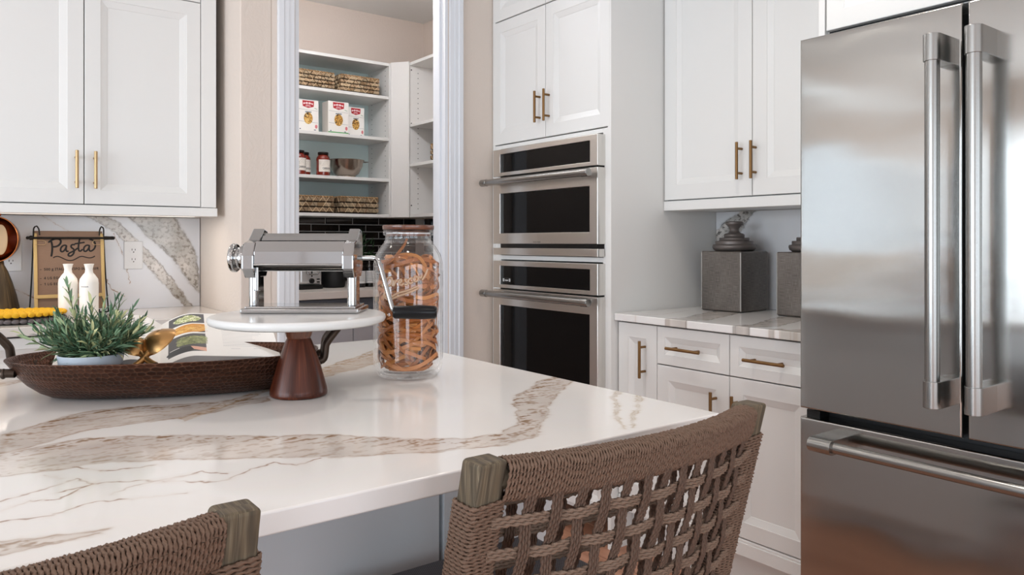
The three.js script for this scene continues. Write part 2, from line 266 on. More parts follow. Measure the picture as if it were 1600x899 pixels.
{ // walls with the glazed bays
  const left = [sharp(XL - 0.12, XL, 2.3, CEIL, ZP, ZF), sharp(XL - 0.12, XL, -0.012, 0.12, ZP, ZF)]; let z = ZP;
  for (const [c, w] of WIN_L) { left.push(sharp(XL - 0.12, XL, 0.12, 2.3, z, c - w / 2)); z = c + w / 2; } left.push(sharp(XL - 0.12, XL, 0.12, 2.3, z, ZF));
  struct('wall_left', left, M.wall);
  const back = [sharp(XL, XR, 2.3, CEIL, ZF, ZF + 0.12), sharp(XL, XR, -0.012, 0.12, ZF, ZF + 0.12)]; let x = XL;
  for (const [c, w] of WIN_B) { back.push(sharp(x, c - w / 2, 0.12, 2.3, ZF, ZF + 0.12)); x = c + w / 2; } back.push(sharp(x, XR, 0.12, 2.3, ZF, ZF + 0.12));
  struct('wall_behind', back, M.wall);
  const fm = std(0xdedede, 0.5), glass = phys(0xffffff, 0.02, 0, { transmission: 1, thickness: 0 });
  WIN_L.forEach(([c, w], i) => { const o = struct('window_' + (i + 1), [frameG(w, 2.18, 0.05, 0.06, 0.06, 0.06, 0.06), box(0.05, 2.1, 0.04, 0, 0, 0.025)], fm); o.rotation.y = Math.PI / 2; o.position.set(XL - 0.09, 1.21, c); part(o, 'pane', box(w - 0.1, 2.1, 0.006, 0, 0, 0.02), glass); });
  { const o = struct('door_1', [frameG(1.5, 2.25, 0.05, 0.07, 0.07, 0.0, 0.07, 0.002)], fm); o.rotation.y = Math.PI / 2; o.position.set(XL + 0.002, 1.125, 2.55); part(o, 'door_leaf', [rbox(0.678, 2.17, 0.03, 0.003, -0.342, -0.035, 0.02), rbox(0.678, 2.17, 0.03, 0.003, 0.342, -0.035, 0.02)], std(0x2c1d16, 0.5)); part(o, 'door_handle', [rod([0.06, -0.1, 0.05], [0.06, 0.15, 0.05], 0.01), rod([0.06, -0.08, 0.03], [0.06, -0.08, 0.05], 0.008), rod([0.06, 0.13, 0.03], [0.06, 0.13, 0.05], 0.008)], M.bronze); }
  { const o = struct('window_7', [frameG(3.0, 0.94, 0.05, 0.05, 0.05, 0.05, 0.05), box(0.05, 0.9, 0.04, -0.5, 0, 0.025), box(0.05, 0.9, 0.04, 0.5, 0, 0.025)], fm); o.position.set(-2.7, 1.53, ZB - 0.09); part(o, 'pane', box(2.9, 0.86, 0.006, 0, 0, 0.02), glass); }
  { const o = struct('window_8', [frameG(3.0, 0.09, 0.04, 0.012, 0.012, 0.012, 0.012)], fm); o.position.set(-2.7, 2.445, ZB - 0.09); part(o, 'pane', box(2.98, 0.07, 0.006, 0, 0, 0.02), glass); }
  WIN_B.forEach(([c, w], i) => { const o = struct('window_' + (i + 4), [frameG(w, 2.18, 0.05, 0.06, 0.06, 0.06, 0.06), box(0.05, 2.1, 0.04, 0, 0, 0.025)], fm); o.rotation.y = Math.PI; o.position.set(c, 1.21, ZF + 0.09); part(o, 'pane', box(w - 0.1, 2.1, 0.006, 0, 0, 0.02), glass); });
}
// pantry doorway: jambs and fluted casings
{
  const C = 0.067;
  struct('trim_1', [sharp(OX0 - 0.03, OX0 - 0.008, 0, OH + C, ZD, ZD + 0.013), sharp(OX0 - 0.05, OX0 - 0.03, 0, OH + C, ZD, ZD + 0.016), span(OX0 - 0.074, OX0 - 0.05, 0, OH + C, ZD, ZD + 0.02, 0.003)], M.trim);
  struct('trim_2', [sharp(OX1 + 0.008, OX1 + 0.03, 0, OH + C, ZD, ZD + 0.013), sharp(OX1 + 0.03, OX1 + 0.05, 0, OH + C, ZD, ZD + 0.016), span(OX1 + 0.05, OX1 + 0.074, 0, OH + C, ZD, ZD + 0.02, 0.003)], M.trim);
  struct('trim_3', [span(OX0 - 0.075, OX1 + 0.075, OH + 0.008, OH + 0.075, ZD, ZD + 0.019, 0.003)], M.trim);
  struct('trim_4', [sharp(OX0 - 0.001, OX0 + 0.014, 0, OH, ZD - 0.1, ZD + 0.001), sharp(OX0 + 0.014, OX0 + 0.024, 0, OH, ZD - 0.06, ZD - 0.03)], M.trim);
  struct('trim_5', [sharp(OX1 - 0.014, OX1 + 0.001, 0, OH, ZD - 0.1, ZD + 0.001), span(OX1 - 0.025, OX1 - 0.014, 0, OH, ZD - 0.065, ZD - 0.03)], M.trim);
}
struct('baseboard_pantry', [span(OX1 + 0.075, 2.05, 0, 0.13, ZD, ZD + 0.014), span(XN + 0.002, OX0 - 0.076, 0, 0.13, ZD, ZD + 0.014)], M.trim);

// recessed ceiling lights: a trim ring, a glowing lens and the lamp behind the picture of it
{
  const spots = [[-0.3, -2.3, 'above the back counter end of the island'], [0.8, -2.2, 'above the island corner facing the wall ovens'], [0.2, -0.4, 'above the stools at the island'], [1.45, -1.15, 'above the aisle in front of the fridge'], [-1.5, -2.8, 'above the far left end of the island'], [-1.2, -0.4, 'above the near left end of the island'], [-2.7, -2.8, 'over the sink window in the back wall'], [-2.8, 1.6, 'over the living area, corner nearest both window walls'], [0.2, 1.8, 'behind the stools, near the rear windows'], [1.6, 1.8, 'near the rear windows, close to the right wall']];
  const lens = std(0xffffff, 0.5, 0, { emissive: 0xfff7ee, emissiveIntensity: 8 });
  for (const [x, z, where] of spots) {
    const power = x === 1.45 ? 4.4 : 1.2;
    const t = thing('ceiling_light', 'round white recessed ceiling light ' + where, 'ceiling light', [x, CEIL, z]);
    part(t, 'trim_ring', lathe([[0.062, -0.001], [0.062, -0.006], [0.085, -0.006], [0.09, -0.001]], 40), M.ceiling);
    part(t, 'lens', new THREE.CylinderGeometry(0.06, 0.06, 0.003, 40).translate(0, -0.003, 0), lens);
    const l = new THREE.SpotLight(0xfff7ee, power, 0, 1.2, 0.9, 2); l.position.set(0, -0.012, 0); l.target.position.set(0, -2, 0); l.shadow.radius = 6; l.castShadow = true; t.add(l, l.target);
  }
  const t = thing('ceiling_light', 'round frosted ceiling light inside the pantry', 'ceiling light', [1.55, CEIL, -3.4]);
  part(t, 'canopy', lathe([[0.0, 0], [0.1, -0.001], [0.1, -0.02], [0, -0.02]], 40), M.ceiling); part(t, 'globe', new THREE.SphereGeometry(0.09, 32, 20).scale(1, 0.7, 1).translate(0, -0.25, 0), lens); part(t, 'stem', rod([0, -0.02, 0], [0, -0.19, 0], 0.008), M.chrome);
  const l = new THREE.PointLight(0xf2f6ff, 1.7, 0, 2); l.position.set(0, -0.25, 0); l.shadow.radius = 4; l.castShadow = true; t.add(l);
}

// ================================================================== CABINETS
// a door or drawer front: flat frame, sloped inner moulding, recessed panel; centred, front at z = t
function frontG(w, h, t = 0.02, fr = 0.05, bev = 0.022, dip = 0.0105) {
  const rect = (ix, z) => [[-w / 2 + ix, -h / 2 + ix, z], [w / 2 - ix, -h / 2 + ix, z], [w / 2 - ix, h / 2 - ix, z], [-w / 2 + ix, h / 2 - ix, z]];
  const rings = [rect(0, 0), rect(0, t - 0.0015), rect(0.0015, t), rect(fr, t), rect(fr + 0.0008, t - 0.002), rect(fr + bev, t - dip + 0.0015), rect(fr + bev + 0.001, t - dip)], pos = [];
  for (let i = 0; i < rings.length - 1; i++) for (let k = 0; k < 4; k++) { const a = rings[i][k], b = rings[i][(k + 1) % 4], c = rings[i + 1][(k + 1) % 4], d = rings[i + 1][k]; pos.push(...a, ...b, ...c, ...a, ...c, ...d); }
  const q = rings[rings.length - 1]; pos.push(...q[0], ...q[1], ...q[2], ...q[0], ...q[2], ...q[3]); const b = rings[0]; pos.push(...b[0], ...b[2], ...b[1], ...b[0], ...b[3], ...b[2]);
  const g = new THREE.BufferGeometry(); g.setAttribute('position', new THREE.Float32BufferAttribute(pos, 3)); g.computeVertexNormals(); return g;
}
function pull(len, r = 0.0056, out = 0.032) { return [rod([0, -len / 2, out], [0, len / 2, out], r, 16), rod([0, -len * 0.33, 0], [0, -len * 0.33, out], r * 0.85, 12), rod([0, len * 0.33, 0], [0, len * 0.33, out], r * 0.85, 12)]; }
// x0..x1, y0..y1 in the cabinet's own front plane; pullAt [x, y, length, 'v' or 'h']
function door(parent, name, x0, x1, y0, y1, m, hm, pullAt, o = {}) {
  const g = 0.0016, w = x1 - x0 - 2 * g, h = y1 - y0 - 2 * g, d = part(parent, name, frontG(w, h, o.t ?? 0.02, o.fr ?? 0.05, o.bev ?? 0.023, o.dip ?? 0.0105), m);
  d.position.set((x0 + x1) / 2, (y0 + y1) / 2, o.z ?? 0.001);
  if (pullAt) { const p = part(d, 'handle', pull(pullAt[2]), hm); p.position.set(pullAt[0] - d.position.x, pullAt[1] - d.position.y, o.t ?? 0.02); if (pullAt[3] === 'h') p.rotation.z = Math.PI / 2; }
  return d;
}
// --- wall cabinet on the left (front plane z = -3.071, doors stand on it)
{
  const zf = -3.072, t = thing('wall_cabinet', 'tall white wall cabinet with brass bar pulls above the recipe board, left of the pantry', 'cabinet', [0, 0, zf]);
  const y0 = 1.323, y1 = 2.112, y2 = 2.62, xl = -0.83, xr = 0.862;
  part(t, 'carcass', [sharp(xl, xr, y0 - 0.002, y2, ZB + 0.002 - zf, 0)], M.white);
  part(t, 'gap_liner', [sharp(xl + 0.004, 0.806, y0, y2 - 0.01, 0, 0.0008)], M.gap);
  part(t, 'filler_strip', [span(0.8045, xr - 0.001, y0, y2, 0.0008, 0.021)], M.white);
  part(t, 'light_rail', [span(xl, xr + 0.003, 1.288, y0 - 0.0025, ZB + 0.3 - zf - 0.0, 0.024, 0.002), sharp(xl, xr, 1.292, y0 - 0.004, ZB + 0.003 - zf, 0.0)], M.white);
  { const s = part(t, 'led_strip', [box(1.4, 0.004, 0.014, 0.1, 1.2895, -0.06)], std(0xffffff, 0.5, 0, { emissive: 0xfff4e8, emissiveIntensity: 1.5 })); const l = new THREE.RectAreaLight(0xfff4e8, 22, 1.4, 0.02); l.position.set(0.1, 1.286, -0.06); l.rotation.x = -Math.PI / 2; t.add(l); }
  const cols = [[-0.782, -0.382, 1], [-0.382, 0.014, -1], [0.014, 0.408, 1], [0.408, 0.804, -1]];
  for (const [a, b, s] of cols) {
    door(t, 'door', a, b, y0, y1, M.white, M.champagne, [s > 0 ? b - 0.026 : a + 0.032, 1.444, 0.133, 'v']);
    door(t, 'door', a, b, y1, y2, M.white, M.champagne, null);
  }
}
// --- tall oven cabinet (front plane x = 2.06); own x runs from its left end 0 to 0.783 at its right side
const TX = 2.08, TZ0 = -2.866, TZ1 = -2.087;
{
  const t = thing('oven_cabinet', 'floor to ceiling white cabinet that holds both wall ovens', 'cabinet', [TX, 0, TZ0], RIGHT);
  const W = TZ1 - TZ0, D = XR - TX - 0.002, top = 2.66;
  part(t, 'side_panel', [sharp(W - 0.018, W, 0, top, -D, 0.02)], M.white); part(t, 'side_panel', [sharp(0, 0.018, 0, top, -D, 0.02)], M.white);
  part(t, 'carcass', [sharp(0.018, W - 0.018, 1.625, top, -D, 0), sharp(0.018, W - 0.018, 0.1, 0.42, -D, 0), sharp(0.018, W - 0.018, 0.42, 1.625, -D, -D + 0.012)], M.white);
  part(t, 'face_frame', [span(0.018, 0.062, 0.3, 1.633, 0, 0.018, 0.001), span(W - 0.046, W - 0.018, 0.3, 1.633, 0, 0.018, 0.001), span(0.062, W - 0.046, 1.109, 1.128, -0.2, 0.018, 0.001), span(0.062, W - 0.046, 1.616, 1.633, 0, 0.018, 0.001), span(0.062, W - 0.046, 0.3, 0.42, 0, 0.018, 0.001)], M.white);
  part(t, 'gap_liner', [sharp(0.019, W - 0.019, 1.634, top - 0.003, 0, 0.0008)], M.gap);
  const mid = W - 0.395;
  door(t, 'door', 0.006, mid, 1.636, 2.205, M.white, M.bronze, [mid - 0.035, 1.768, 0.135, 'v'], { fr: 0.052 });
  door(t, 'door', mid, W - 0.006, 1.636, 2.205, M.white, M.bronze, [mid + 0.026, 1.768, 0.135, 'v'], { fr: 0.052 });
  door(t, 'door', 0.006, mid, 2.207, top, M.white, M.bronze, null, { fr: 0.052 });
  door(t, 'door', mid, W - 0.006, 2.207, top, M.white, M.bronze, null, { fr: 0.052 });
  door(t, 'drawer', 0.02, W - 0.02, 0.12, 0.3, M.white, M.bronze, [W / 2, 0.22, 0.15, 'h'], { fr: 0.04 });
}
// --- wall cabinet on the right, canisters below it (front plane x = 2.38)
{
  const X = 2.379, Z0 = TZ1 + 0.002, t = thing('wall_cabinet', 'white two door wall cabinet above the grey canisters, bronze bar pulls', 'cabinet', [X, 0, Z0], RIGHT);
  const W = 0.834, D = XR - X - 0.002, y0 = 1.357;
  part(t, 'carcass', [sharp(0, W, y0 - 0.002, 2.66, -D, 0)], M.white);
  part(t, 'gap_liner', [sharp(0.004, W - 0.004, y0, 2.65, 0, 0.0008)], M.gap);
  part(t, 'light_rail', [span(0, W, 1.316, y0 - 0.003, -0.1, 0.022, 0.002), sharp(0, W, 1.32, y0 - 0.003, -D, -0.1)], M.white);
  door(t, 'door', 0.002, 0.421, y0, 2.66, M.white, M.bronze, [0.421 - 0.044, 1.487, 0.137, 'v'], { fr: 0.06 });
  door(t, 'door', 0.421, 0.83, y0, 2.66, M.white, M.bronze, [0.421 + 0.016, 1.487, 0.137, 'v'], { fr: 0.06 });
}
// --- base cabinet on the right and its worktop
{
  const X = 2.115, Z0 = TZ1 + 0.002, t = thing('base_cabinet', 'white base cabinet of drawers and doors under the quartz counter beside the fridge', 'cabinet', [X, 0, Z0], RIGHT);
  const W = 0.834, D = XR - X - 0.002;
  part(t, 'carcass', [sharp(0, W, 0.16, 0.886, -D, 0)], M.white);
  part(t, 'toe_kick', [sharp(0, W, 0, 0.16, -D, -0.06)], M.white);
  part(t, 'gap_liner', [sharp(0.003, W, 0.2, 0.884, 0, 0.0008)], M.gap);
  part(t, 'base_moulding', [span(0, W, 0.161, 0.205, -0.01, 0.024, 0.002), span(0, W, 0.2, 0.216, -0.01, 0.021, 0.006)], M.white);
  door(t, 'door', 0.002, 0.2, 0.218, 0.882, M.white, M.bronze, [0.2 - 0.057, 0.753, 0.138, 'v'], { fr: 0.052 });
  const o = { fr: 0.042, bev: 0.02 };
  door(t, 'drawer', 0.2, 0.519, 0.743, 0.882, M.white, M.bronze, [0.343, 0.8095, 0.15, 'h'], { fr: 0.036, bev: 0.02 });
  door(t, 'drawer', 0.519, 0.832, 0.743, 0.882, M.white, M.bronze, [0.668, 0.8085, 0.15, 'h'], { fr: 0.036, bev: 0.02 });
  door(t, 'door', 0.2, 0.519, 0.218, 0.742, M.white, M.bronze, [0.519 - 0.053, 0.615, 0.138, 'v'], { fr: 0.052 });
  door(t, 'door', 0.519, 0.832, 0.218, 0.742, M.white, M.bronze, [0.519 + 0.032, 0.615, 0.138, 'v'], { fr: 0.052 });
  const w = mesh('worktop', [planar(rbox(XR - 2.075 - 0.002, 0.027, W, 0.003, (XR + 2.075) / 2 - 0.001, 0.9005, Z0 + W / 2), RCT, 0, 2)], M.counterRight);
  w.userData = { label: 'white quartz counter slab with grey veins under the square canisters', category: 'countertop' }; scene.add(w);
  const s = mesh('backsplash', [planar(sharp(XR - 0.014, XR - 0.001, 0.9145, 1.318, Z0, Z0 + W), RSP, 2, 1)], M.splashRight);
  s.userData = { label: 'white quartz backsplash with one grey vein behind the square canisters', category: 'backsplash' }; scene.add(s);
}
// --- fridge surround
{
  const t = thing('fridge_surround', 'white side panel and cabinet above the steel fridge', 'cabinet', [2.1, 0, -1.249], RIGHT);
  part(t, 'side_panel', [span(0, 0.019, 0, 2.66, -0.608, 0, 0.001)], M.white);
  part(t, 'carcass', [sharp(0.02, 0.93, 1.81, 2.66, -0.608, -0.022)], M.white);
  part(t, 'gap_liner', [sharp(0.022, 0.93, 1.812, 2.65, -0.022, -0.0212)], M.gap);
  door(t, 'door', 0.022, 0.476, 1.815, 2.66, M.white, M.bronze, null, { z: -0.021, fr: 0.055 });
  door(t, 'door', 0.476, 0.93, 1.815, 2.66, M.white, M.bronze, null, { z: -0.021, fr: 0.055 });
  part(t, 'side_panel', [span(0.931, 0.95, 0, 2.66, -0.608, 0, 0.001)], M.white);
}
// --- base cabinet and worktop along the back wall on the left
{
  const zf = -2.93, t = thing('base_cabinet', 'white base cabinet along the back wall, behind the copper pan', 'cabinet', [0, 0, zf]);
  part(t, 'carcass', [sharp(-4.3, XN - 0.003, 0.11, 0.882, ZB + 0.002 - zf, 0)], M.white); part(t, 'toe_kick', [sharp(-4.3, XN - 0.003, 0, 0.11, ZB + 0.002 - zf, -0.06)], M.white);
  part(t, 'gap_liner', [sharp(-4.29, XN - 0.01, 0.12, 0.88, 0, 0.0008)], M.gap);
  for (let i = 0; i < 12; i++) { const a = -4.15 + i * 0.42, b = a + 0.42; door(t, 'drawer', a, b, 0.735, 0.879, M.white, M.champagne, [(a + b) / 2, 0.807, 0.14, 'h'], { fr: 0.036 }); door(t, 'door', a, b, 0.118, 0.733, M.white, M.champagne, null); }
  const w = mesh('worktop', [uvBox(rbox(XN + 4.3 - 0.002, 0.03, -2.895 - ZB, 0.003, (XN - 4.3) / 2 - 0.001, 0.899, (-2.895 + ZB) / 2 + 0.001))], M.counterPlain);
  w.userData = { label: 'pale polished counter slab along the back wall under the recipe board', category: 'countertop' }; scene.add(w);
  const s = mesh('backsplash', [planar(sharp(-0.8, XN - 0.004, 0.9145, 1.29, ZB + 0.001, ZB + 0.013), SPL, 0, 1)], M.splash);
  s.userData = { label: 'white quartz backsplash with two broad brown veins behind the recipe board', category: 'backsplash' }; scene.add(s);
}
// --- island
{
  const t = thing('kitchen_island', 'pale grey panelled island base under the large quartz slab', 'kitchen island', [0, 0, 0]);
  part(t, 'body', [sharp(-1.5, 0.94, 0.1, 0.888, -1.885, -1.14)], M.islandPaint); part(t, 'toe_kick', [sharp(-1.46, 0.9, 0, 0.1, -1.83, -1.2)], M.islandPaint);
  part(t, 'back_panel', [span(-0.7, 0.692, 0.1, 0.888, -1.139, -1.122, 0.001)], M.islandPaint); part(t, 'back_panel', [span(0.699, 0.95, 0.1, 0.888, -1.139, -1.118, 0.001)], M.islandPaint); part(t, 'back_panel', [span(-1.5, -0.707, 0.1, 0.888, -1.139, -1.122, 0.001)], M.islandPaint);
  part(t, 'end_panel', [span(0.941, 0.958, 0.1, 0.888, -1.885, -1.14, 0.001)], M.islandPaint);
  for (let i = 0; i < 5; i++) { const d = door(t, 'door', -1.48 + i * 0.48, -1.0 + i * 0.48, 0.11, 0.88, M.islandPaint, M.champagne, null); d.rotation.y = Math.PI; d.position.z = -1.886; }
  const w = mesh('worktop', [planar(rbox(ISL[1] - ISL[0], 0.0255, ISL[3] - ISL[2], 0.003, (ISL[0] + ISL[1]) / 2, 0.90125, (ISL[2] + ISL[3]) / 2, 3), ISL, 0, 2)], M.island);
  w.userData = { label: 'large white quartz island slab with sweeping brown veins, under the copper pan', category: 'countertop' }; scene.add(w);
}
// ================================================================== APPLIANCES
// --- fridge (front plane x = 1.955); own x from its left edge
{
  const FX = 1.955, t = thing('fridge', 'large stainless steel french door fridge with bottom freezer drawer', 'fridge', [FX, 0, -1.222], RIGHT);
  const W = 0.872, body = std(0x3a3b3d, 0.5, 0.3);
  part(t, 'body', [sharp(0.006, W - 0.006, 0.03, 1.755, -0.735, -0.075)], body);
  part(t, 'foot_grille', [span(0.02, W - 0.02, 0.0, 0.09, -0.7, -0.1)], M.black);
  // doors: gently dished sheet with turned edges
  const leaf = (w, h, seed) => {
    const nx = 40, ny = 90, pos = [], uv = [], idx = [], r = 0.006, T = 0.07;
    const S = (u, v) => { const x = (u - 0.5) * w, y = (v - 0.5) * h, ex = Math.min(w / 2 - Math.abs(x), r), ey = Math.min(h / 2 - Math.abs(y), r), k = Math.min(ex, ey); return [x, y, -(r - Math.sqrt(Math.max(0, r * r - (r - k) * (r - k)))) + 0.0016 * Math.min(1, ex / r) * ((fbm(y * 3.1 + seed, x * 3.4, seed, 2) * 1.5 + 0.1 * noise(y * 17, x * 2.2, seed + 3)))]; };
    const us = [], vs = []; for (let i = 0; i <= nx; i++) us.push(i <= 4 ? i * r / 4 / w : i >= nx - 4 ? 1 - (nx - i) * r / 4 / w : r / w + (i - 4) / (nx - 8) * (1 - 2 * r / w)); for (let i = 0; i <= ny; i++) vs.push(i <= 4 ? i * r / 4 / h : i >= ny - 4 ? 1 - (ny - i) * r / 4 / h : r / h + (i - 4) / (ny - 8) * (1 - 2 * r / h));
    for (const v of vs) for (const u of us) { pos.push(...S(u, v)); uv.push(u * w, v * h); }
    for (let j = 0; j < ny; j++) for (let i = 0; i < nx; i++) { const a = j * (nx + 1) + i, b = a + 1, c = a + nx + 1, d = c + 1; idx.push(a, b, d, a, d, c); }
    const g = new THREE.BufferGeometry(); g.setAttribute('position', new THREE.Float32BufferAttribute(pos, 3)); g.setAttribute('uv', new THREE.Float32BufferAttribute(uv, 2)); g.setIndex(idx); g.computeVertexNormals();
    return [g, uvBox(box(w, h, T - 0.006, 0, 0, -T / 2 - 0.003), 1)];
  };
  const d1 = part(t, 'door', leaf(0.429, 1.048, 1), M.steel); d1.position.set(0.2155, 1.241, 0);
  const d2 = part(t, 'door', leaf(0.429, 1.048, 5), M.steel); d2.position.set(W - 0.2155, 1.241, 0);
  const d3 = part(t, 'freezer_drawer', leaf(W - 0.002, 0.595, 9), M.steel); d3.position.set(W / 2, 0.3945, 0);
  part(t, 'hinge', [span(0.01, 0.05, 0.69, 0.712, -0.07, -0.02)], M.black);
  // bar handles: round tube between two end blocks
  const barG = (len) => [rod([0, -len / 2 + 0.05, 0.075], [0, len / 2 - 0.05, 0.075], 0.0165, 36)];
  const ends = (len) => [-len / 2, len / 2 - 0.062].map((y) => { const s = new THREE.Shape(); s.moveTo(-0.0185, 0); s.lineTo(0.0185, 0); s.lineTo(0.0185, 0.075); s.absarc(0, 0.075, 0.0185, 0, Math.PI, false); s.lineTo(-0.0185, 0); return new THREE.ExtrudeGeometry(s, { depth: 0.062, bevelEnabled: true, bevelSize: 0.001, bevelThickness: 0.001, bevelSegments: 2, curveSegments: 18 }).rotateX(Math.PI / 2).translate(0, y + 0.062, 0); });
  for (const [d, x] of [[d1, 0.395], [d2, 0.486]]) {
    const h = part(d, 'handle', [...barG(0.886), ...ends(0.886)], M.handleSteel); h.position.set(x - d.position.x, 1.239 - d.position.y, 0.001);
  }
  { const len = 0.71, h = part(d3, 'handle', [rod([-len / 2 + 0.05, 0, 0.07], [len / 2 - 0.05, 0, 0.07], 0.0145, 32), ...ends(len).map((g) => g.rotateZ(Math.PI / 2))], M.handleSteel); h.position.set(0, 0.644 - d3.position.y, 0.001); }
}
// --- wall ovens (front plane x = 2.02)
function oven(label, y0, y1, panelY, handleY, o) {
  const t = thing('wall_oven', label, 'oven', [2.062, 0, -2.808], RIGHT), W = 0.688, F = 0.022;
  part(t, 'body', [sharp(0.03, W - 0.03, y0 + 0.02, y1 - 0.01, -0.5, 0)], M.black);
  const cp = part(t, 'control_panel', frameG(W, y1 - panelY, F + 0.02, 0.052, 0.044, 0.016, 0.022), M.ovenSteel); cp.position.set(W / 2, (panelY + y1) / 2, 0);
  part(cp, 'display_glass', box(W - 0.1, y1 - panelY - 0.03, 0.01, 0, 0, F + 0.005), M.darkGlass);
  const dy0 = y0 + (o.vent ? 0.05 : 0.0), dh = panelY - 0.007 - dy0;
  const d = part(t, 'door', [frameG(W, dh, F + 0.02, 0.052, 0.046, o.bottom, panelY - 0.007 - o.winTop, 0.002)], M.ovenSteel); d.position.set(W / 2, dy0 + dh / 2, 0);
  part(d, 'window', box(W - 0.09, o.winTop - dy0 - o.bottom + 0.01, 0.012, 0, (o.bottom - (panelY - 0.007 - o.winTop)) / 2, F + 0.004), M.darkGlass);
  const hy = handleY - d.position.y, h = part(d, 'handle', [rod([-W / 2 + 0.004, hy, 0.1], [W / 2 + 0.004, hy, 0.1], 0.0145, 30), ...[-1, 1].map((s) => rbox(0.024, 0.02, 0.06, 0.003, s * (W / 2 - 0.05), hy, 0.07)), ...[-1, 1].map((s) => rod([s * (W / 2 - 0.01) - 0.02, hy, 0.1], [s * (W / 2 - 0.01) + 0.022, hy, 0.1], 0.016, 30))], M.handleSteel);
  part(t, 'shadow_gap', [sharp(0.005, W - 0.005, y0 + 0.004, y1 - 0.004, 0.0, 0.004)], M.black);
  if (o.vent) part(t, 'vent_trim', [span(0, W, y0, y0 + 0.031, 0.005, F + 0.02)], M.ovenSteel);
  return [t, cp, d];
}
{
  const [, , d] = oven('upper wall oven, the short microwave one with a dark window', 1.131, 1.607, 1.486, 1.455, { vent: true, winTop: 1.407, bottom: 0.047 });
  part(d, 'badge', [0, 1, 2, 3, 4, 5, 6].map((k) => box(0.005, 0.0045 + (k % 3) * 0.001, 0.0008, -0.05 + k * 0.0075, -0.141, 0.0422)), std(0x8e8982, 0.4, 0.8));
  const [, cp] = oven('lower wall oven, the tall one below the microwave oven', 0.43, 1.104, 0.982, 0.957, { winTop: 0.905, bottom: 0.06 });
  const ic = canvasTex(256, 96, (g, w, h) => { g.fillStyle = '#050506'; g.fillRect(0, 0, w, h); g.fillStyle = '#e8e8e8'; g.fillRect(14, 22, 42, 52); g.fillRect(200, 22, 42, 52); g.fillRect(80, 46, 96, 14); g.fillStyle = '#050506'; g.fillRect(26, 36, 18, 24); g.fillRect(212, 36, 18, 24); g.fillStyle = '#9a9a9a'; g.fillRect(96, 66, 60, 6); });
  part(cp, 'printed_symbols', new THREE.PlaneGeometry(0.062, 0.022).translate(-0.255, -0.025, 0.0326), std(0xffffff, 0.3, 0, { map: ic }));
}
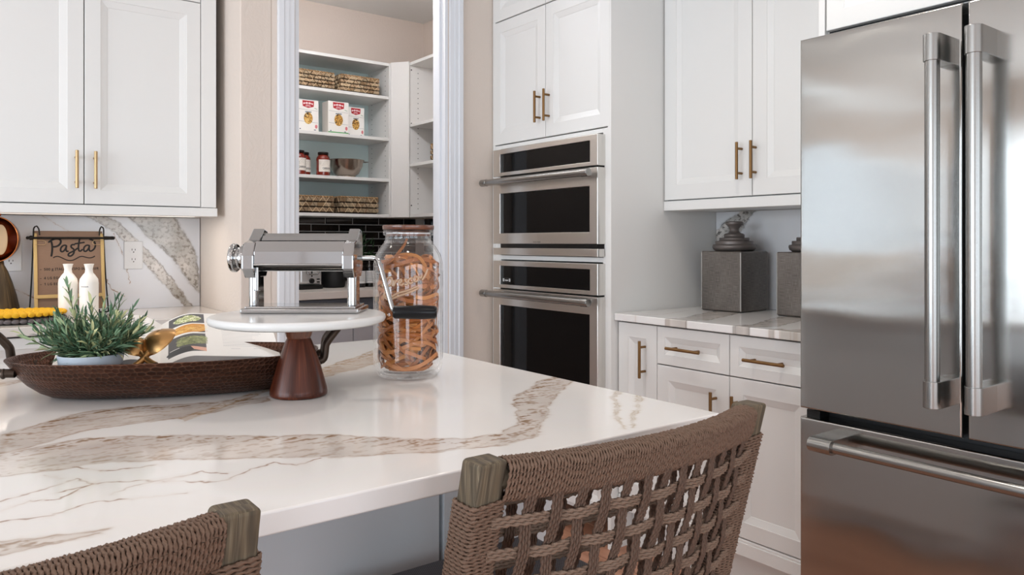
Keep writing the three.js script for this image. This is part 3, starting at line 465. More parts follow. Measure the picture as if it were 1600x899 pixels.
// ================================================================== PANTRY
{
  const ZS = -4.3, T = 0.019, inner = std(0xe0f3f2, 0.6), tops = [2.326, 2.114, 1.85, 1.59, 1.363], X0 = 1.02, X1 = 2.278;
  const t = thing('shelf_unit', 'white open shelf unit on the pantry back wall, baskets and pasta boxes on it', 'shelves', [0, 0, 0]);
  part(t, 'back_panel', [sharp(X0, X1, 1.345, 2.326, ZP + 0.001, ZP + 0.008)], inner);
  part(t, 'side_panel', [span(X1 - 0.001, X1 + T - 0.002, 1.344, 2.326, ZP + 0.009, ZS, 0.001)], M.white); part(t, 'side_panel', [span(X0, X0 + T, 1.344, 2.326, ZP + 0.009, ZS, 0.001)], M.white);
  for (const y of tops) part(t, 'shelf', [span(X0 + T, X1 - 0.0015, y - T, y, ZP + 0.009, ZS - 0.001, 0.001)], M.white);
  const holes = []; for (let y = 1.42; y < 2.3; y += 0.032) for (const z of [ZS - 0.05, ZS - 0.24]) holes.push(box(0.0006, 0.005, 0.005, X1 - 0.0012, y, z));
  part(t, 'peg_hole', holes, M.gap, undefined, 'stuff');
  const f = thing('corner_filler', 'white upright corner board between the two pantry shelf units', 'filler panel', [(X1 + 2.356) / 2 + 0.013, 0, (ZS - 4.2) / 2 + 0.002], -Math.atan2(0.1, 0.078));
  part(f, 'board', [span(-0.058, 0.058, 1.344, 2.33, -0.008, 0.008, 0.002)], M.white); part(f, 'edge_bead', [rod([-0.058, 1.344, 0.004], [-0.058, 2.33, 0.004], 0.006, 12), rod([0.058, 1.344, 0.004], [0.058, 2.33, 0.004], 0.006, 12)], M.white);
  // unit on the right wall of the pantry
  const XF = 2.372, Z1 = ZD - 0.102, r = thing('shelf_unit', 'white open shelf unit on the pantry right wall, peg holes in its end panel', 'shelves', [0, 0, 0]);
  part(r, 'side_panel', [span(XF, XR - 0.002, 1.344, 2.326, -4.222, -4.203, 0.001)], M.white);
  for (const y of [2.326, 1.935, 1.684, 1.363]) part(r, 'shelf', [span(XF, XR - 0.002, y - T, y, -4.2025, Z1, 0.001)], M.white);
  const h2 = []; for (let y = 1.4; y < 2.28; y += 0.032) h2.push(box(0.005, 0.005, 0.0006, XF + 0.06, y, -4.2028)); for (const y of [1.42, 1.67, 1.94, 2.28]) h2.push(box(0.008, 0.008, 0.0008, XF + 0.012, y, -4.2028));
  part(r, 'peg_hole', h2, M.gap, undefined, 'stuff');

  // black glazed tiles, laid in brick bond on the back and right walls
  const tileM = [0x1d1916, 0x171412, 0x241d19].map((c) => phys(c, 0.08, 0, { clearcoat: 0.5 })), grout = std(0xc9c7c4, 0.9), R = rng(12);
  const b = mesh('backsplash', [sharp(1.02, XR - 0.001, 0.9145, 1.344, ZP + 0.0005, ZP + 0.005)], grout); b.userData = { label: 'black glazed brick tile backsplash with pale grout in the pantry', category: 'backsplash' }; scene.add(b);
  const tileGeo = (w) => { const q = frontG(w, 0.041, 0.004, 0.0002, 0.003, -0.002); return q; };
  const full = tileGeo(0.1845), half = tileGeo(0.0895);
  for (let k = 0; k < 9; k++) { const y = 1.326 - k * 0.0463; for (let x = 1.786 - 0.19 * 3 - (k % 2 ? 0.095 : 0); x < XR - 0.01; x += 0.19) { let w = 0.19, g = full, xx = x; if (x < 1.02) { continue; } if (x + 0.19 > XR) { if (x + 0.095 > XR - 0.002) continue; g = half; w = 0.095; } const p = part(b, 'tile', g, tileM[Math.floor(R() * 3)]); p.position.set(xx + w / 2, y - 0.0005, ZP + 0.005); } }
  const b2 = mesh('backsplash', [sharp(XR - 0.005, XR - 0.0005, 0.9145, 1.344, ZP + 0.02, Z1)], grout); b2.userData = { label: 'black tile strip on the pantry right wall below the shelf unit with peg holes', category: 'backsplash' }; scene.add(b2);
  for (let k = 0; k < 9; k++) for (let z = ZP + 0.02 + (k % 2 ? 0.095 : 0); z < Z1 - 0.19; z += 0.19) { const p = part(b2, 'tile', full, tileM[Math.floor(R() * 3)]); p.rotation.y = RIGHT; p.position.set(XR - 0.005, 1.326 - k * 0.0463, z + 0.095); }

  // pantry counter and dark base cabinet
  const zf = -3.97, c = thing('base_cabinet', 'dark slate base cabinet under the pantry counter with grey lower doors', 'cabinet', [0, 0, zf]), slate = std(0x4c5159, 0.5), grey = std(0xb4b3b8, 0.5);
  part(c, 'carcass', [sharp(1.025, XR - 0.002, 0.1, 0.872, ZP + 0.003 - zf, 0)], slate); part(c, 'toe_kick', [sharp(1.025, XR - 0.002, 0, 0.1, ZP + 0.003 - zf, -0.06)], slate);
  for (let i = 0; i < 4; i++) { const a = 1.03 + i * 0.418; const d = part(c, 'drawer', [span(a + 0.002, a + 0.416, 0.725, 0.868, 0.0005, 0.019)], slate); part(d, 'handle', pull(0.12, 0.005, 0.03).map((g) => g.rotateZ(Math.PI / 2).translate(a + 0.209, 0.8, 0.019)), M.bronze); part(c, 'door', [span(a + 0.002, a + 0.416, 0.11, 0.721, 0.0005, 0.019)], grey); }
  const w = mesh('worktop', [uvBox(rbox(XR - 1.024, 0.042, -3.94 - ZP - 0.003, 0.003, (XR + 1.022) / 2, 0.893, (-3.94 + ZP) / 2))], phys(0xd9d0c8, 0.3, 0)); w.userData = { label: 'pale pantry counter slab under the toaster, black tiles behind', category: 'countertop' }; scene.add(w);

  // ---------------- woven baskets
  const strand = [0xb79a78, 0xa08360, 0xc8b08e, 0x7a5c40].map((k) => new THREE.Color(k));
  const weaveM = std(0xffffff, 0.85, 0, { vertexColors: true });
  function basket(label, pos, turn, w, h, d, rows, seed, group) {
    const t = thing('woven_basket', label, 'basket', pos, turn, group), R = rng(seed), th = 0.008, rowH = (h - 0.012) / rows;
    part(t, 'liner', [sharp(-w / 2 + th, w / 2 - th, 0.002, 0.006, -d / 2 + th, d / 2 - th), sharp(-w / 2 + th, -w / 2 + th + 0.003, 0.002, h - 0.008, -d / 2 + th, d / 2 - th), sharp(w / 2 - th - 0.003, w / 2 - th, 0.002, h - 0.008, -d / 2 + th, d / 2 - th), sharp(-w / 2 + th, w / 2 - th, 0.002, h - 0.008, -d / 2 + th, -d / 2 + th + 0.003), sharp(-w / 2 + th, w / 2 - th, 0.002, h - 0.008, d / 2 - th - 0.003, d / 2 - th)], std(0x2c1d12, 0.9));
    const gs = [], side = (L, place) => {
      for (let k = 0; k < rows; k++) {
        const y = 0.006 + (k + 0.5) * rowH, n = Math.max(3, Math.round(L / 0.044)), st = L / n, off = (k % 2) * 0.5;
        for (let i = -1; i < n; i++) {
          const a = clamp((i + off) * st, 0, L), e = clamp((i + off + 1) * st, 0, L); if (e - a < 0.006) continue;
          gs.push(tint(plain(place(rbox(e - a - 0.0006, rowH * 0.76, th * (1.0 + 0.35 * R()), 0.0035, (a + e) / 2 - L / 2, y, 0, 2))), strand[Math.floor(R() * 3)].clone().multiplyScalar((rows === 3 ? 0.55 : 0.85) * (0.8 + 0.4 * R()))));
          for (const sl of [-1, 1]) { const c = a - L / 2 + (sl > 0 ? 0 : st * 0.5), q = rod([c - sl * 0.009, y - rowH * 0.42, th * 0.62], [c + sl * 0.009, y + rowH * 0.42, th * 0.62], 0.0021, 6); if (c > -L / 2 + 0.012 && c < L / 2 - 0.012 && R() < 0.95) gs.push(tint(plain(place(q)), strand[R() < 0.3 ? 3 : 2].clone().multiplyScalar(R() < 0.35 ? 0.35 : 1.1))); }
        }
      }
    };
    side(w, (g) => g.translate(0, 0, d / 2 - th / 2)); side(w, (g) => g.rotateY(Math.PI).translate(0, 0, -d / 2 + th / 2)); side(d, (g) => g.rotateY(Math.PI / 2).translate(w / 2 - th / 2, 0, 0)); side(d, (g) => g.rotateY(-Math.PI / 2).translate(-w / 2 + th / 2, 0, 0));
    part(t, 'woven_side', gs, weaveM, undefined, 'stuff');
    const rim = [[-1, -1, 1, -1], [1, -1, 1, 1], [1, 1, -1, 1], [-1, 1, -1, -1]].map(([a, b, c, e]) => cord([V3(a * (w / 2 - th / 2), h - 0.005, b * (d / 2 - th / 2)), V3((a + c) / 2 * (w / 2 - th / 2), h - 0.005, (b + e) / 2 * (d / 2 - th / 2)), V3(c * (w / 2 - th / 2), h - 0.005, e * (d / 2 - th / 2))], 0.0055, 0.02, 8, 5));
    part(t, 'rim', rim, std(0xa4835c, 0.85));
    return t;
  }
  const G = 'woven baskets in the pantry', zb = ZS - 0.02 - 0.11;
  basket('light woven basket on the second pantry shelf, left of two', [1.79, 2.1142, zb], 0, 0.255, 0.105, 0.22, 4, 1, G);
  basket('light woven basket on the second pantry shelf beside the end panel', [2.088, 2.1142, zb], 0, 0.262, 0.108, 0.22, 4, 2, G);
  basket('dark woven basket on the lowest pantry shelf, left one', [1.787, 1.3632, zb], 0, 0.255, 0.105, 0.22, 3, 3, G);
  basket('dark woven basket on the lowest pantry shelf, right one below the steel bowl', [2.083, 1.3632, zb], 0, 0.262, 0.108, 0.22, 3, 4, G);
  basket('woven basket half hidden by the door casing on the right wall shelf', [2.53, 1.6842, -3.86], 0, 0.26, 0.108, 0.28, 3, 5, G);

  // ---------------- pasta boxes
  const boxTex = (seed, green) => canvasTex(256, 384, (g, w, h) => {
    const R = rng(seed); g.fillStyle = '#f3f0ea'; g.fillRect(0, 0, w, h);
    g.fillStyle = '#b5202b'; g.beginPath(); g.moveTo(58, 10); g.lineTo(200, 10); g.lineTo(196, 78); g.lineTo(150, 92); g.lineTo(128, 98); g.lineTo(106, 92); g.lineTo(62, 78); g.closePath(); g.fill();
    g.strokeStyle = '#f7ecec'; g.lineWidth = 6; g.beginPath(); for (let x = 70; x <= 188; x += 4) g.lineTo(x, 46 - 8 * Math.sin((x - 70) / 118 * Math.PI) + 7 * Math.sin(x * 0.7)); g.stroke(); g.lineWidth = 3; for (const y of [64, 78]) { g.beginPath(); for (let x = 96; x <= 160; x += 3) g.lineTo(x, y + 3 * Math.sin(x * 1.1 + y)); g.stroke(); }
    g.strokeStyle = '#54606a'; g.lineWidth = 2; for (const y of [122, 268]) { g.beginPath(); g.moveTo(8, y - 6); g.lineTo(120, y); g.lineTo(248, y + 4); g.stroke(); }
    g.strokeStyle = '#2f7d46'; g.lineWidth = 4; g.beginPath(); g.moveTo(206, 92); g.lineTo(240, 104); g.stroke();
    g.strokeStyle = '#38506a'; g.lineWidth = 5; g.beginPath(); for (let x = 92; x <= 172; x += 3) g.lineTo(x, 146 + 6 * Math.sin(x * 0.55)); g.stroke();
    g.save(); g.beginPath(); g.ellipse(130, 222, 52, 70, 0, 0, Math.PI * 2); g.clip(); g.fillStyle = '#3b2a18'; g.fillRect(0, 0, w, h);
    for (let i = 0; i < 60; i++) { g.save(); g.translate(80 + R() * 100, 165 + R() * 125); g.rotate(R() * 3); g.fillStyle = ['#d9a64e', '#c08a38', '#e8c277', '#9a6a2a'][Math.floor(R() * 4)]; g.fillRect(-22, -5, 44, 10); g.restore(); } g.restore();
    g.strokeStyle = '#c9a45a'; g.lineWidth = 3; g.beginPath(); g.ellipse(130, 222, 53, 71, 0, 0, Math.PI * 2); g.stroke();
    g.fillStyle = '#d5777c'; g.beginPath(); g.ellipse(228, 318, 15, 24, 0, 0, Math.PI * 2); g.fill(); g.fillStyle = '#3b4a6b'; g.fillRect(200, 356, 24, 9); g.fillRect(24, 352, 14, 12);
    if (green) { g.fillStyle = '#3f9a4c'; g.fillRect(0, 368, w, 12); }
  });
  function pastaBox(label, pos, w, h, d, seed, green) {
    const t = thing('pasta_box', label, 'box', pos, 0, 'pasta boxes on the pantry shelf'); part(t, 'carton', [rbox(w, h, d, 0.0015, 0, h / 2, 0, 1)], std(0xe9e4dc, 0.5));
    const f = part(t, 'front_print', new THREE.PlaneGeometry(w - 0.002, h - 0.002).translate(0, h / 2, d / 2 + 0.0004), std(0xffffff, 0.45, 0, { map: boxTex(seed, green) })); return t;
  }
  pastaBox('white and red pasta box on the pantry shelf, nearest the left casing', [1.757, 1.8502, -4.385], 0.132, 0.19, 0.09, 3, false);
  pastaBox('white and red pasta box standing furthest forward, green strip along its base', [1.938, 1.8502, -4.355], 0.134, 0.194, 0.09, 6, true);
  pastaBox('white and red pasta box pushed back on the shelf beside the end panel', [2.085, 1.8502, -4.41], 0.118, 0.185, 0.06, 9, false);

  // ---------------- sauce jars
  const lab = canvasTex(512, 256, (g, w, h) => { g.fillStyle = '#efe9df'; g.fillRect(0, 0, w, h); const R = rng(5); for (let i = 0; i < 160; i++) { g.fillStyle = ['#c9c2b6', '#9d978c', '#d8cfc0'][Math.floor(R() * 3)]; g.fillRect(R() * w, 20 + R() * 110, 3 + R() * 14, 3 + R() * 8); } g.fillStyle = '#26221f'; g.font = 'bold 58px sans-serif'; g.textAlign = 'center'; g.fillText('CARBONE', w * 0.5, 205); g.font = 'italic 26px serif'; g.fillText('~~~~', w * 0.5, 30); });
  const sauceM = phys(0x7a1d0c, 0.08, 0, { clearcoat: 1 }), lidM = std(0x121212, 0.35);
  function sauceJar(label, x, z, turn) {
    const t = thing('sauce_jar', label, 'jar', [x, 1.5902, z], turn, 'sauce jars on the pantry shelf');
    part(t, 'body', lathe([[0, 0], [0.036, 0], [0.041, 0.004], [0.0415, 0.1], [0.038, 0.114], [0.031, 0.124], [0.029, 0.128], [0, 0.128]], 40), sauceM);
    part(t, 'lid', lathe([[0, 0.144], [0.03, 0.144], [0.032, 0.142], [0.032, 0.128], [0, 0.128]], 40), lidM);
    const l = new THREE.CylinderGeometry(0.0419, 0.0419, 0.074, 40, 1, true, -1.25, 2.5).translate(0, 0.06, 0); part(t, 'label', l, std(0xffffff, 0.6, 0, { map: lab, side: THREE.DoubleSide }));
    return t;
  }
  sauceJar('red sauce jar at the front of the pantry shelf, nearest the left casing', 1.703, -4.35, 0.25);
  sauceJar('red sauce jar standing behind the leftmost one, its label half covered', 1.765, -4.43, 0.3);
  sauceJar('red sauce jar beside the steel mixing bowl', 1.86, -4.36, 0.2);
  const bowl = thing('mixing_bowl', 'brushed steel mixing bowl with a rim handle beside the sauce jars', 'bowl', [2.04, 1.5902, -4.42]);
  part(bowl, 'shell', lathe([[0, 0.002], [0.05, 0.002], [0.058, 0], [0.06, 0.008], [0.056, 0.014], [0.078, 0.03], [0.1, 0.075], [0.106, 0.108], [0.112, 0.111], [0.112, 0.113], [0.104, 0.112], [0.097, 0.075], [0.075, 0.032], [0.05, 0.018], [0, 0.018]], 64), std(0xa79b90, 0.22, 1));
  part(bowl, 'rim_handle', [rbox(0.035, 0.004, 0.05, 0.0018, 0.124, 0.108, 0.0), rbox(0.02, 0.004, 0.03, 0.0018, -0.118, 0.108, 0)], std(0x8f857b, 0.3, 1));
  // ---------------- small white dishes on the lowest right shelf
  for (let k = 0; k < 3; k++) { const t = thing('dish', ['bottom one of three small white dishes stacked on the right pantry shelf', 'middle one of three small white dishes stacked on the right pantry shelf', 'topmost of three small white dishes stacked on the right pantry shelf'][k], 'dish', [2.47, 1.3632 + k * 0.0172, -3.93], 0, 'small stacked dishes'); part(t, 'shell', lathe([[0, 0], [0.045, 0], [0.07, 0.012], [0.075, 0.0165], [0.071, 0.0165], [0.045, 0.005], [0, 0.004]], 40), phys(0xf0efec, 0.2, 0)); }

  // ---------------- on the pantry counter
  const ts = thing('toaster', 'chrome two slice toaster on the pantry counter, black base', 'toaster', [1.7, 0.914, -4.28], 0.1);
  part(ts, 'shell', [rbox(0.15, 0.15, 0.24, 0.022, 0, 0.1, -0.02, 4)], std(0xdedede, 0.38, 0.8)); part(ts, 'base', [rbox(0.155, 0.024, 0.245, 0.006, 0, 0.012, -0.02)], M.black);
  part(ts, 'lever_slot', [box(0.008, 0.085, 0.003, 0.005, 0.115, 0.1005)], M.black); part(ts, 'lever', [tube([[-0.03, 0.14, 0.103], [-0.03, 0.1, 0.114], [-0.02, 0.088, 0.116], [0.03, 0.088, 0.116], [0.04, 0.1, 0.114], [0.04, 0.14, 0.103]], 0.005, 32, 10)], M.chrome);
  part(ts, 'dial', [new THREE.CylinderGeometry(0.014, 0.015, 0.014, 24).rotateX(Math.PI / 2).translate(0.002, 0.05, 0.106)], M.black); part(ts, 'button', [0, 1].map((k) => rbox(0.018, 0.008, 0.008, 0.002, 0.045, 0.058 - k * 0.016, 0.102)), M.black); part(ts, 'bread_slot', [box(0.026, 0.002, 0.17, -0.03, 0.1755, -0.02), box(0.026, 0.002, 0.17, 0.03, 0.1755, -0.02)], M.black);
  const kt = thing('kettle', 'dark rounded kettle behind the pasta machine, in front of the black tiles', 'kettle', [1.9, 0.914, -4.3]);
  part(kt, 'body', lathe([[0, 0], [0.062, 0], [0.07, 0.008], [0.074, 0.05], [0.066, 0.11], [0.05, 0.15], [0, 0.155]], 40), std(0x0b0b0c, 0.55)); part(kt, 'lid', lathe([[0, 0.175], [0.01, 0.174], [0.012, 0.165], [0.006, 0.158], [0.045, 0.152], [0, 0.15]], 30), M.black); part(kt, 'handle', tube([[-0.05, 0.14, 0], [-0.1, 0.14, 0], [-0.112, 0.09, 0], [-0.075, 0.04, 0]], 0.008, 30, 10), M.black);
  const bl = canvasTex(128, 160, (g, w, h) => { g.fillStyle = '#dcdad8'; g.fillRect(0, 0, w, h); g.fillStyle = '#6c6a6a'; for (let i = 0; i < 6; i++) g.fillRect(18, 22 + i * 20, 60 + (i * 37) % 34, 5); });
  [[2.03, -4.2, 'dark bottle with a pale label on the pantry counter, left of two'], [2.1, -4.22, 'dark bottle with a pale label on the pantry counter, beside the glass pasta jar']].forEach(([x, z, l]) => {
    const t = thing('bottle', l, 'bottle', [x, 0.914, z], -0.15, 'dark labelled bottles in the pantry'); part(t, 'body', lathe([[0, 0], [0.03, 0], [0.032, 0.004], [0.032, 0.115], [0.026, 0.13], [0.013, 0.142], [0.011, 0.165], [0, 0.165]], 32), phys(0x14110f, 0.08, 0)); part(t, 'cap', lathe([[0, 0.18], [0.012, 0.179], [0.013, 0.16], [0, 0.16]], 24), M.black);
    part(t, 'label', new THREE.CylinderGeometry(0.0325, 0.0325, 0.075, 32, 1, true, -1.1, 2.2).translate(0, 0.062, 0), std(0xffffff, 0.7, 0, { map: bl, side: THREE.DoubleSide }));
  });
  const pp = thing('potted_plant', 'small dark green plant in a black pot against the pantry tiles', 'plant', [2.1, 0.914, -4.4]); part(pp, 'pot', lathe([[0, 0], [0.045, 0], [0.06, 0.1], [0.055, 0.1], [0.045, 0.09], [0, 0.09]], 32), M.black);
  { const R = rng(40), gs = []; for (let i = 0; i < 170; i++) { const a = R() * 6.28, e = 0.25 + R() * 1.2, L = 0.06 + 0.1 * R(), d = V3(Math.cos(a) * Math.cos(e), Math.sin(e), Math.sin(a) * Math.cos(e)); const g = new THREE.ConeGeometry(0.006, 0.05, 4).scale(1, 1, 0.3); g.applyQuaternion(new THREE.Quaternion().setFromUnitVectors(V3(0, 1, 0), d.clone().add(V3(R() - 0.5, R() - 0.5, R() - 0.5)).normalize())); g.translate(d.x * L, 0.12 + d.y * L * 1.5, d.z * L); gs.push(g); } part(pp, 'foliage', gs, std(0x1f4420, 0.7), undefined, 'stuff'); const ss = []; for (let i = 0; i < 9; i++) { const a = i * 0.7; ss.push(rod([0, 0.085, 0], [Math.cos(a) * 0.06, 0.2, Math.sin(a) * 0.06], 0.002, 6)); } part(pp, 'stem', ss, std(0x3a4a26, 0.8)); }
}
// ================================================================== BACK COUNTER, LEFT
{ // wall outlets
  const plate = std(0xe9e9ea, 0.35), slot = std(0x16130f, 0.6);
  const mk = (label, x, y) => {
    const t = thing('wall_outlet', label, 'outlet', [x, y, ZB + 0.0135]); part(t, 'cover_plate', [rbox(0.07, 0.114, 0.006, 0.003, 0, 0, 0.003)], plate);
    for (const s of [1, -1]) { const f = part(t, 'socket', [new THREE.CylinderGeometry(0.0165, 0.0165, 0.002, 28).rotateX(Math.PI / 2).scale(1, 0.86, 1).translate(0, s * 0.0195, 0.0068)], plate); part(f, 'slot', [box(0.0022, 0.008, 0.0006, -0.006, s * 0.0195 + 0.003, 0.0081), box(0.0022, 0.0065, 0.0006, 0.006, s * 0.0195 + 0.003, 0.0081), new THREE.CylinderGeometry(0.0024, 0.0024, 0.0006, 12).rotateX(Math.PI / 2).translate(0, s * 0.0195 - 0.007, 0.0081)], slot); }
    part(t, 'screw', [new THREE.CylinderGeometry(0.0025, 0.0025, 0.001, 12).rotateX(Math.PI / 2).translate(0, 0, 0.0063)], plate);
  };
  mk('white double wall outlet on the veined backsplash right of the recipe board', 0.632, 1.135); mk('white double wall outlet behind the bronze stand left of the recipe board', 0.213, 1.135);
}
{ // recipe board: scroll of brown paper on an iron easel
  const iron = std(0x17130f, 0.5, 0.6), oak = std(0xb79a63, 0.6, 0), t = thing('recipe_board', 'brown paper recipe scroll on a black iron easel, headed Pasta', 'recipe board', [0.392, 0.9142, -3.285]);
  const W = 0.225, H = 0.3, lean = -0.16, g = new THREE.Group();
  const paper = canvasTex(640, 860, (c, w, h) => {
    c.fillStyle = '#7b6251'; c.fillRect(0, 0, w, h); const R = rng(4); for (let i = 0; i < 900; i++) { c.fillStyle = R() < 0.5 ? 'rgba(60,44,34,0.05)' : 'rgba(170,140,118,0.05)'; c.fillRect(R() * w, R() * h, 4 + R() * 50, 2 + R() * 3); }
    c.strokeStyle = '#0d0b0a'; c.lineCap = 'round'; c.lineJoin = 'round';
    c.lineWidth = 19; const S = (pts) => { c.beginPath(); c.moveTo(pts[0], pts[1]); for (let i = 2; i < pts.length; i += 6) c.bezierCurveTo(...pts.slice(i, i + 6)); c.stroke(); };
    S([150, 110, 165, 160, 160, 220, 150, 270]); S([130, 120, 190, 60, 260, 80, 235, 135, 220, 165, 190, 175, 165, 172]);
    c.lineWidth = 17; S([290, 160, 260, 140, 225, 190, 240, 222, 258, 240, 285, 200, 292, 165, 285, 200, 285, 230, 305, 222]);
    S([365, 150, 335, 140, 325, 175, 350, 190, 375, 205, 365, 260, 330, 275, 300, 280, 300, 250, 330, 235, 360, 222, 380, 205, 395, 190]);
    S([418, 90, 410, 140, 400, 190, 410, 215, 416, 228, 432, 220, 440, 205]); S([375, 140, 400, 135, 430, 128, 460, 124]);
    S([510, 160, 475, 140, 445, 190, 460, 220, 478, 238, 505, 200, 512, 165, 505, 200, 508, 230, 530, 220, 590, 190, 580, 100, 520, 90]);
    c.lineWidth = 11; S([170, 290, 220, 250, 260, 320, 320, 325, 380, 328, 400, 270, 450, 282, 490, 295, 520, 310, 560, 280]);
    c.fillStyle = '#14100d'; c.font = 'bold 37px sans-serif'; ['–  500 g ITALIAN TIPO 00 FLOUR', '–  4 LG EGGS', '–  1 LG EGG YOLK', '–  2 TBSP OLIVE OIL', '–  SALT'].slice(0, 3).forEach((s, i) => c.fillText(s, 40, [430, 525, 590][i], 560));
  });
  const pl = part(t, 'paper_scroll', [rbox(W, H, 0.003, 0.001, 0, H / 2, 0, 1)], std(0x7b6251, 0.85)); pl.position.set(0, 0.02, 0.022); pl.rotation.x = lean;
  part(pl, 'writing', new THREE.PlaneGeometry(W - 0.002, H - 0.002).translate(0, H / 2, 0.002), std(0xffffff, 0.85, 0, { map: paper }));
  const fr = part(t, 'wooden_rail', [rbox(0.012, 0.29, 0.006, 0.002, -W / 2 + 0.002, 0.145, 0.0045), rbox(0.012, 0.29, 0.006, 0.002, W / 2 - 0.002, 0.145, 0.0045), rbox(W, 0.014, 0.006, 0.002, 0, 0.052, 0.0065)], oak); fr.position.copy(pl.position); fr.rotation.x = lean;
  const cl = part(t, 'wire_clip', [-1, 1].flatMap((s) => [tube([[s * W / 2, 0.264, 0.009], [s * (W / 2 - 0.03), 0.262, 0.009], [s * (W / 2 - 0.036), 0.254, 0.009], [s * (W / 2 - 0.03), 0.246, 0.009], [s * W / 2, 0.248, 0.009]], 0.001, 24, 6)]), M.champagne); cl.position.copy(pl.position); cl.rotation.x = lean;
  part(t, 'rod', [rod([-0.128, 0.29, -0.012], [0.152, 0.29, -0.012], 0.004, 14), new THREE.SphereGeometry(0.0085, 16, 12).translate(-0.124, 0.29, -0.012), new THREE.SphereGeometry(0.006, 16, 12).translate(-0.134, 0.29, -0.012), new THREE.SphereGeometry(0.007, 16, 12).translate(0.148, 0.29, -0.012), lathe([[0.0065, -0.012], [0.0075, -0.008], [0.0065, 0.012], [0.0075, 0.016], [0, 0.016]], 14).rotateZ(-Math.PI / 2).translate(0.128, 0.29, -0.012)], iron);
  for (const s of [-1, 1]) part(t, 'easel_leg', [tube([[s * 0.098, 0.3, 0.004], [s * 0.1, 0.322, 0], [s * 0.107, 0.334, -0.006], [s * 0.115, 0.325, -0.012], [s * 0.116, 0.29, -0.016], [s * 0.122, 0.14, -0.01], [s * 0.13, 0.004, 0.0]], 0.0026, 60, 10)], iron);
  part(t, 'foot_bar', [rod([-0.13, 0.004, 0.0], [0.13, 0.004, 0.0], 0.003, 10), rod([-0.09, 0.004, 0], [-0.09, 0.004, 0.05], 0.003, 10), rod([0.09, 0.004, 0], [0.09, 0.004, 0.05], 0.003, 10), rod([-0.09, 0.004, 0.05], [-0.09, 0.02, 0.055], 0.003, 10), rod([0.09, 0.004, 0.05], [0.09, 0.02, 0.055], 0.003, 10)], iron);
}
{ // two white bottles
  const lt = (s) => canvasTex(256, 64, (g, w, h) => { g.clearRect(0, 0, w, h); g.fillStyle = '#f4f1ec'; g.fillRect(0, 0, w, h); g.fillStyle = '#2e2b28'; g.font = 'bold 46px sans-serif'; g.textAlign = 'center'; g.fillText(s, w / 2, 48); });
  const cer = phys(0xf3efe8, 0.3, 0);
  for (const [x, z, s, l] of [[0.372, -3.169, 'OIL', 'white ceramic bottle lettered OIL in front of the recipe board'], [0.433, -3.124, 'VINEGAR', 'white ceramic bottle lettered VINEGAR in front of the recipe board']]) {
    const t = thing('ceramic_bottle', l, 'bottle', [x, 0.9142, z], -0.62); part(t, 'body', lathe([[0, 0], [0.028, 0], [0.031, 0.004], [0.0315, 0.125], [0.0295, 0.14], [0.02, 0.155], [0.0135, 0.163], [0.012, 0.175], [0.015, 0.19], [0.017, 0.194], [0.014, 0.195], [0.01, 0.18], [0, 0.178]], 48), cer);
    const w = s === 'OIL' ? 0.5 : 1.1; part(t, 'lettering', new THREE.CylinderGeometry(0.0319, 0.0319, s === 'OIL' ? 0.008 : 0.0085, 20, 1, true, -w / 2, w).translate(0, 0.113, 0), std(0xffffff, 0.4, 0, { map: lt(s), side: THREE.DoubleSide }));
  }
}
{ // bell-shaped stand with an upright copper dish
  const t = thing('copper_dish_stand', 'bronze bell shaped stand holding an upright round copper dish', 'dish stand', [0.175, 0.9142, -3.335], -0.65);
  const bz = std(0xffffff, 0.45, 0.55, { map: woodTex([62, 50, 34], [104, 84, 56], [130, 108, 74], 77, 18), bumpMap: dataTex(256, 256, (u, v) => 0.5 + 0.5 * noise(u * 70, v * 8, 5)), bumpScale: 0.001 });
  part(t, 'bell', lathe([[0, 0], [0.058, 0], [0.064, 0.006], [0.062, 0.03], [0.052, 0.08], [0.038, 0.13], [0.024, 0.17], [0.014, 0.19], [0.012, 0.205], [0, 0.205]], 56), bz);
  const cop = std(0xb06a3c, 0.16, 1), d = part(t, 'dish', lathe([[0.02, -0.05], [0.05, -0.038], [0.072, -0.012], [0.08, 0.012], [0.083, 0.012], [0.083, 0.009], [0.075, -0.014], [0.052, -0.042], [0, -0.054]], 56).rotateX(Math.PI / 2), cop); d.position.set(0, 0.285, 0.012);
  part(d, 'inner_disc', [lathe([[0, -0.052], [0.05, -0.037], [0.071, -0.011]], 48).rotateX(Math.PI / 2).translate(0, 0, 0.001)], std(0x5a2c16, 0.25, 1));
  part(d, 'paddle', [new THREE.SphereGeometry(0.5, 24, 16).scale(0.05, 0.11, 0.008).translate(0.02, -0.002, 0.012)], std(0xa88d6c, 0.6)); part(d, 'top_knob', [new THREE.SphereGeometry(0.012, 16, 12).translate(0, 0.092, 0)], cop);
}
{ // two crocheted trivets
  const mat = (label, y, color, seed) => {
    const t = thing('crochet_trivet', label, 'trivet', [0.222, y, -3.1], 0, 'round crocheted trivets'), m = std(color, 0.9);
    const rings = [0.124, 0.102, 0.08, 0.058, 0.036, 0.015];
    rings.forEach((r, k) => { const n = Math.max(6, Math.round(r * 2 * Math.PI / 0.021)), gs = []; for (let i = 0; i < n; i++) { const a = i / n * Math.PI * 2; for (const s of [1, -1]) gs.push(new THREE.SphereGeometry(0.5, 10, 8).scale(0.028, 0.015, 0.0135).rotateY(s * 0.55).translate(0, 0.011, s * 0.0055).rotateZ(0).translate(0, 0, r).rotateY(a)); } part(t, 'braid', gs, m); });
  };
  mat('grey crocheted trivet underneath the yellow one', 0.9135, 0x6d6668, 1); mat('yellow crocheted trivet on top of the grey one', 0.9335, 0xe0ac1f, 2);
}
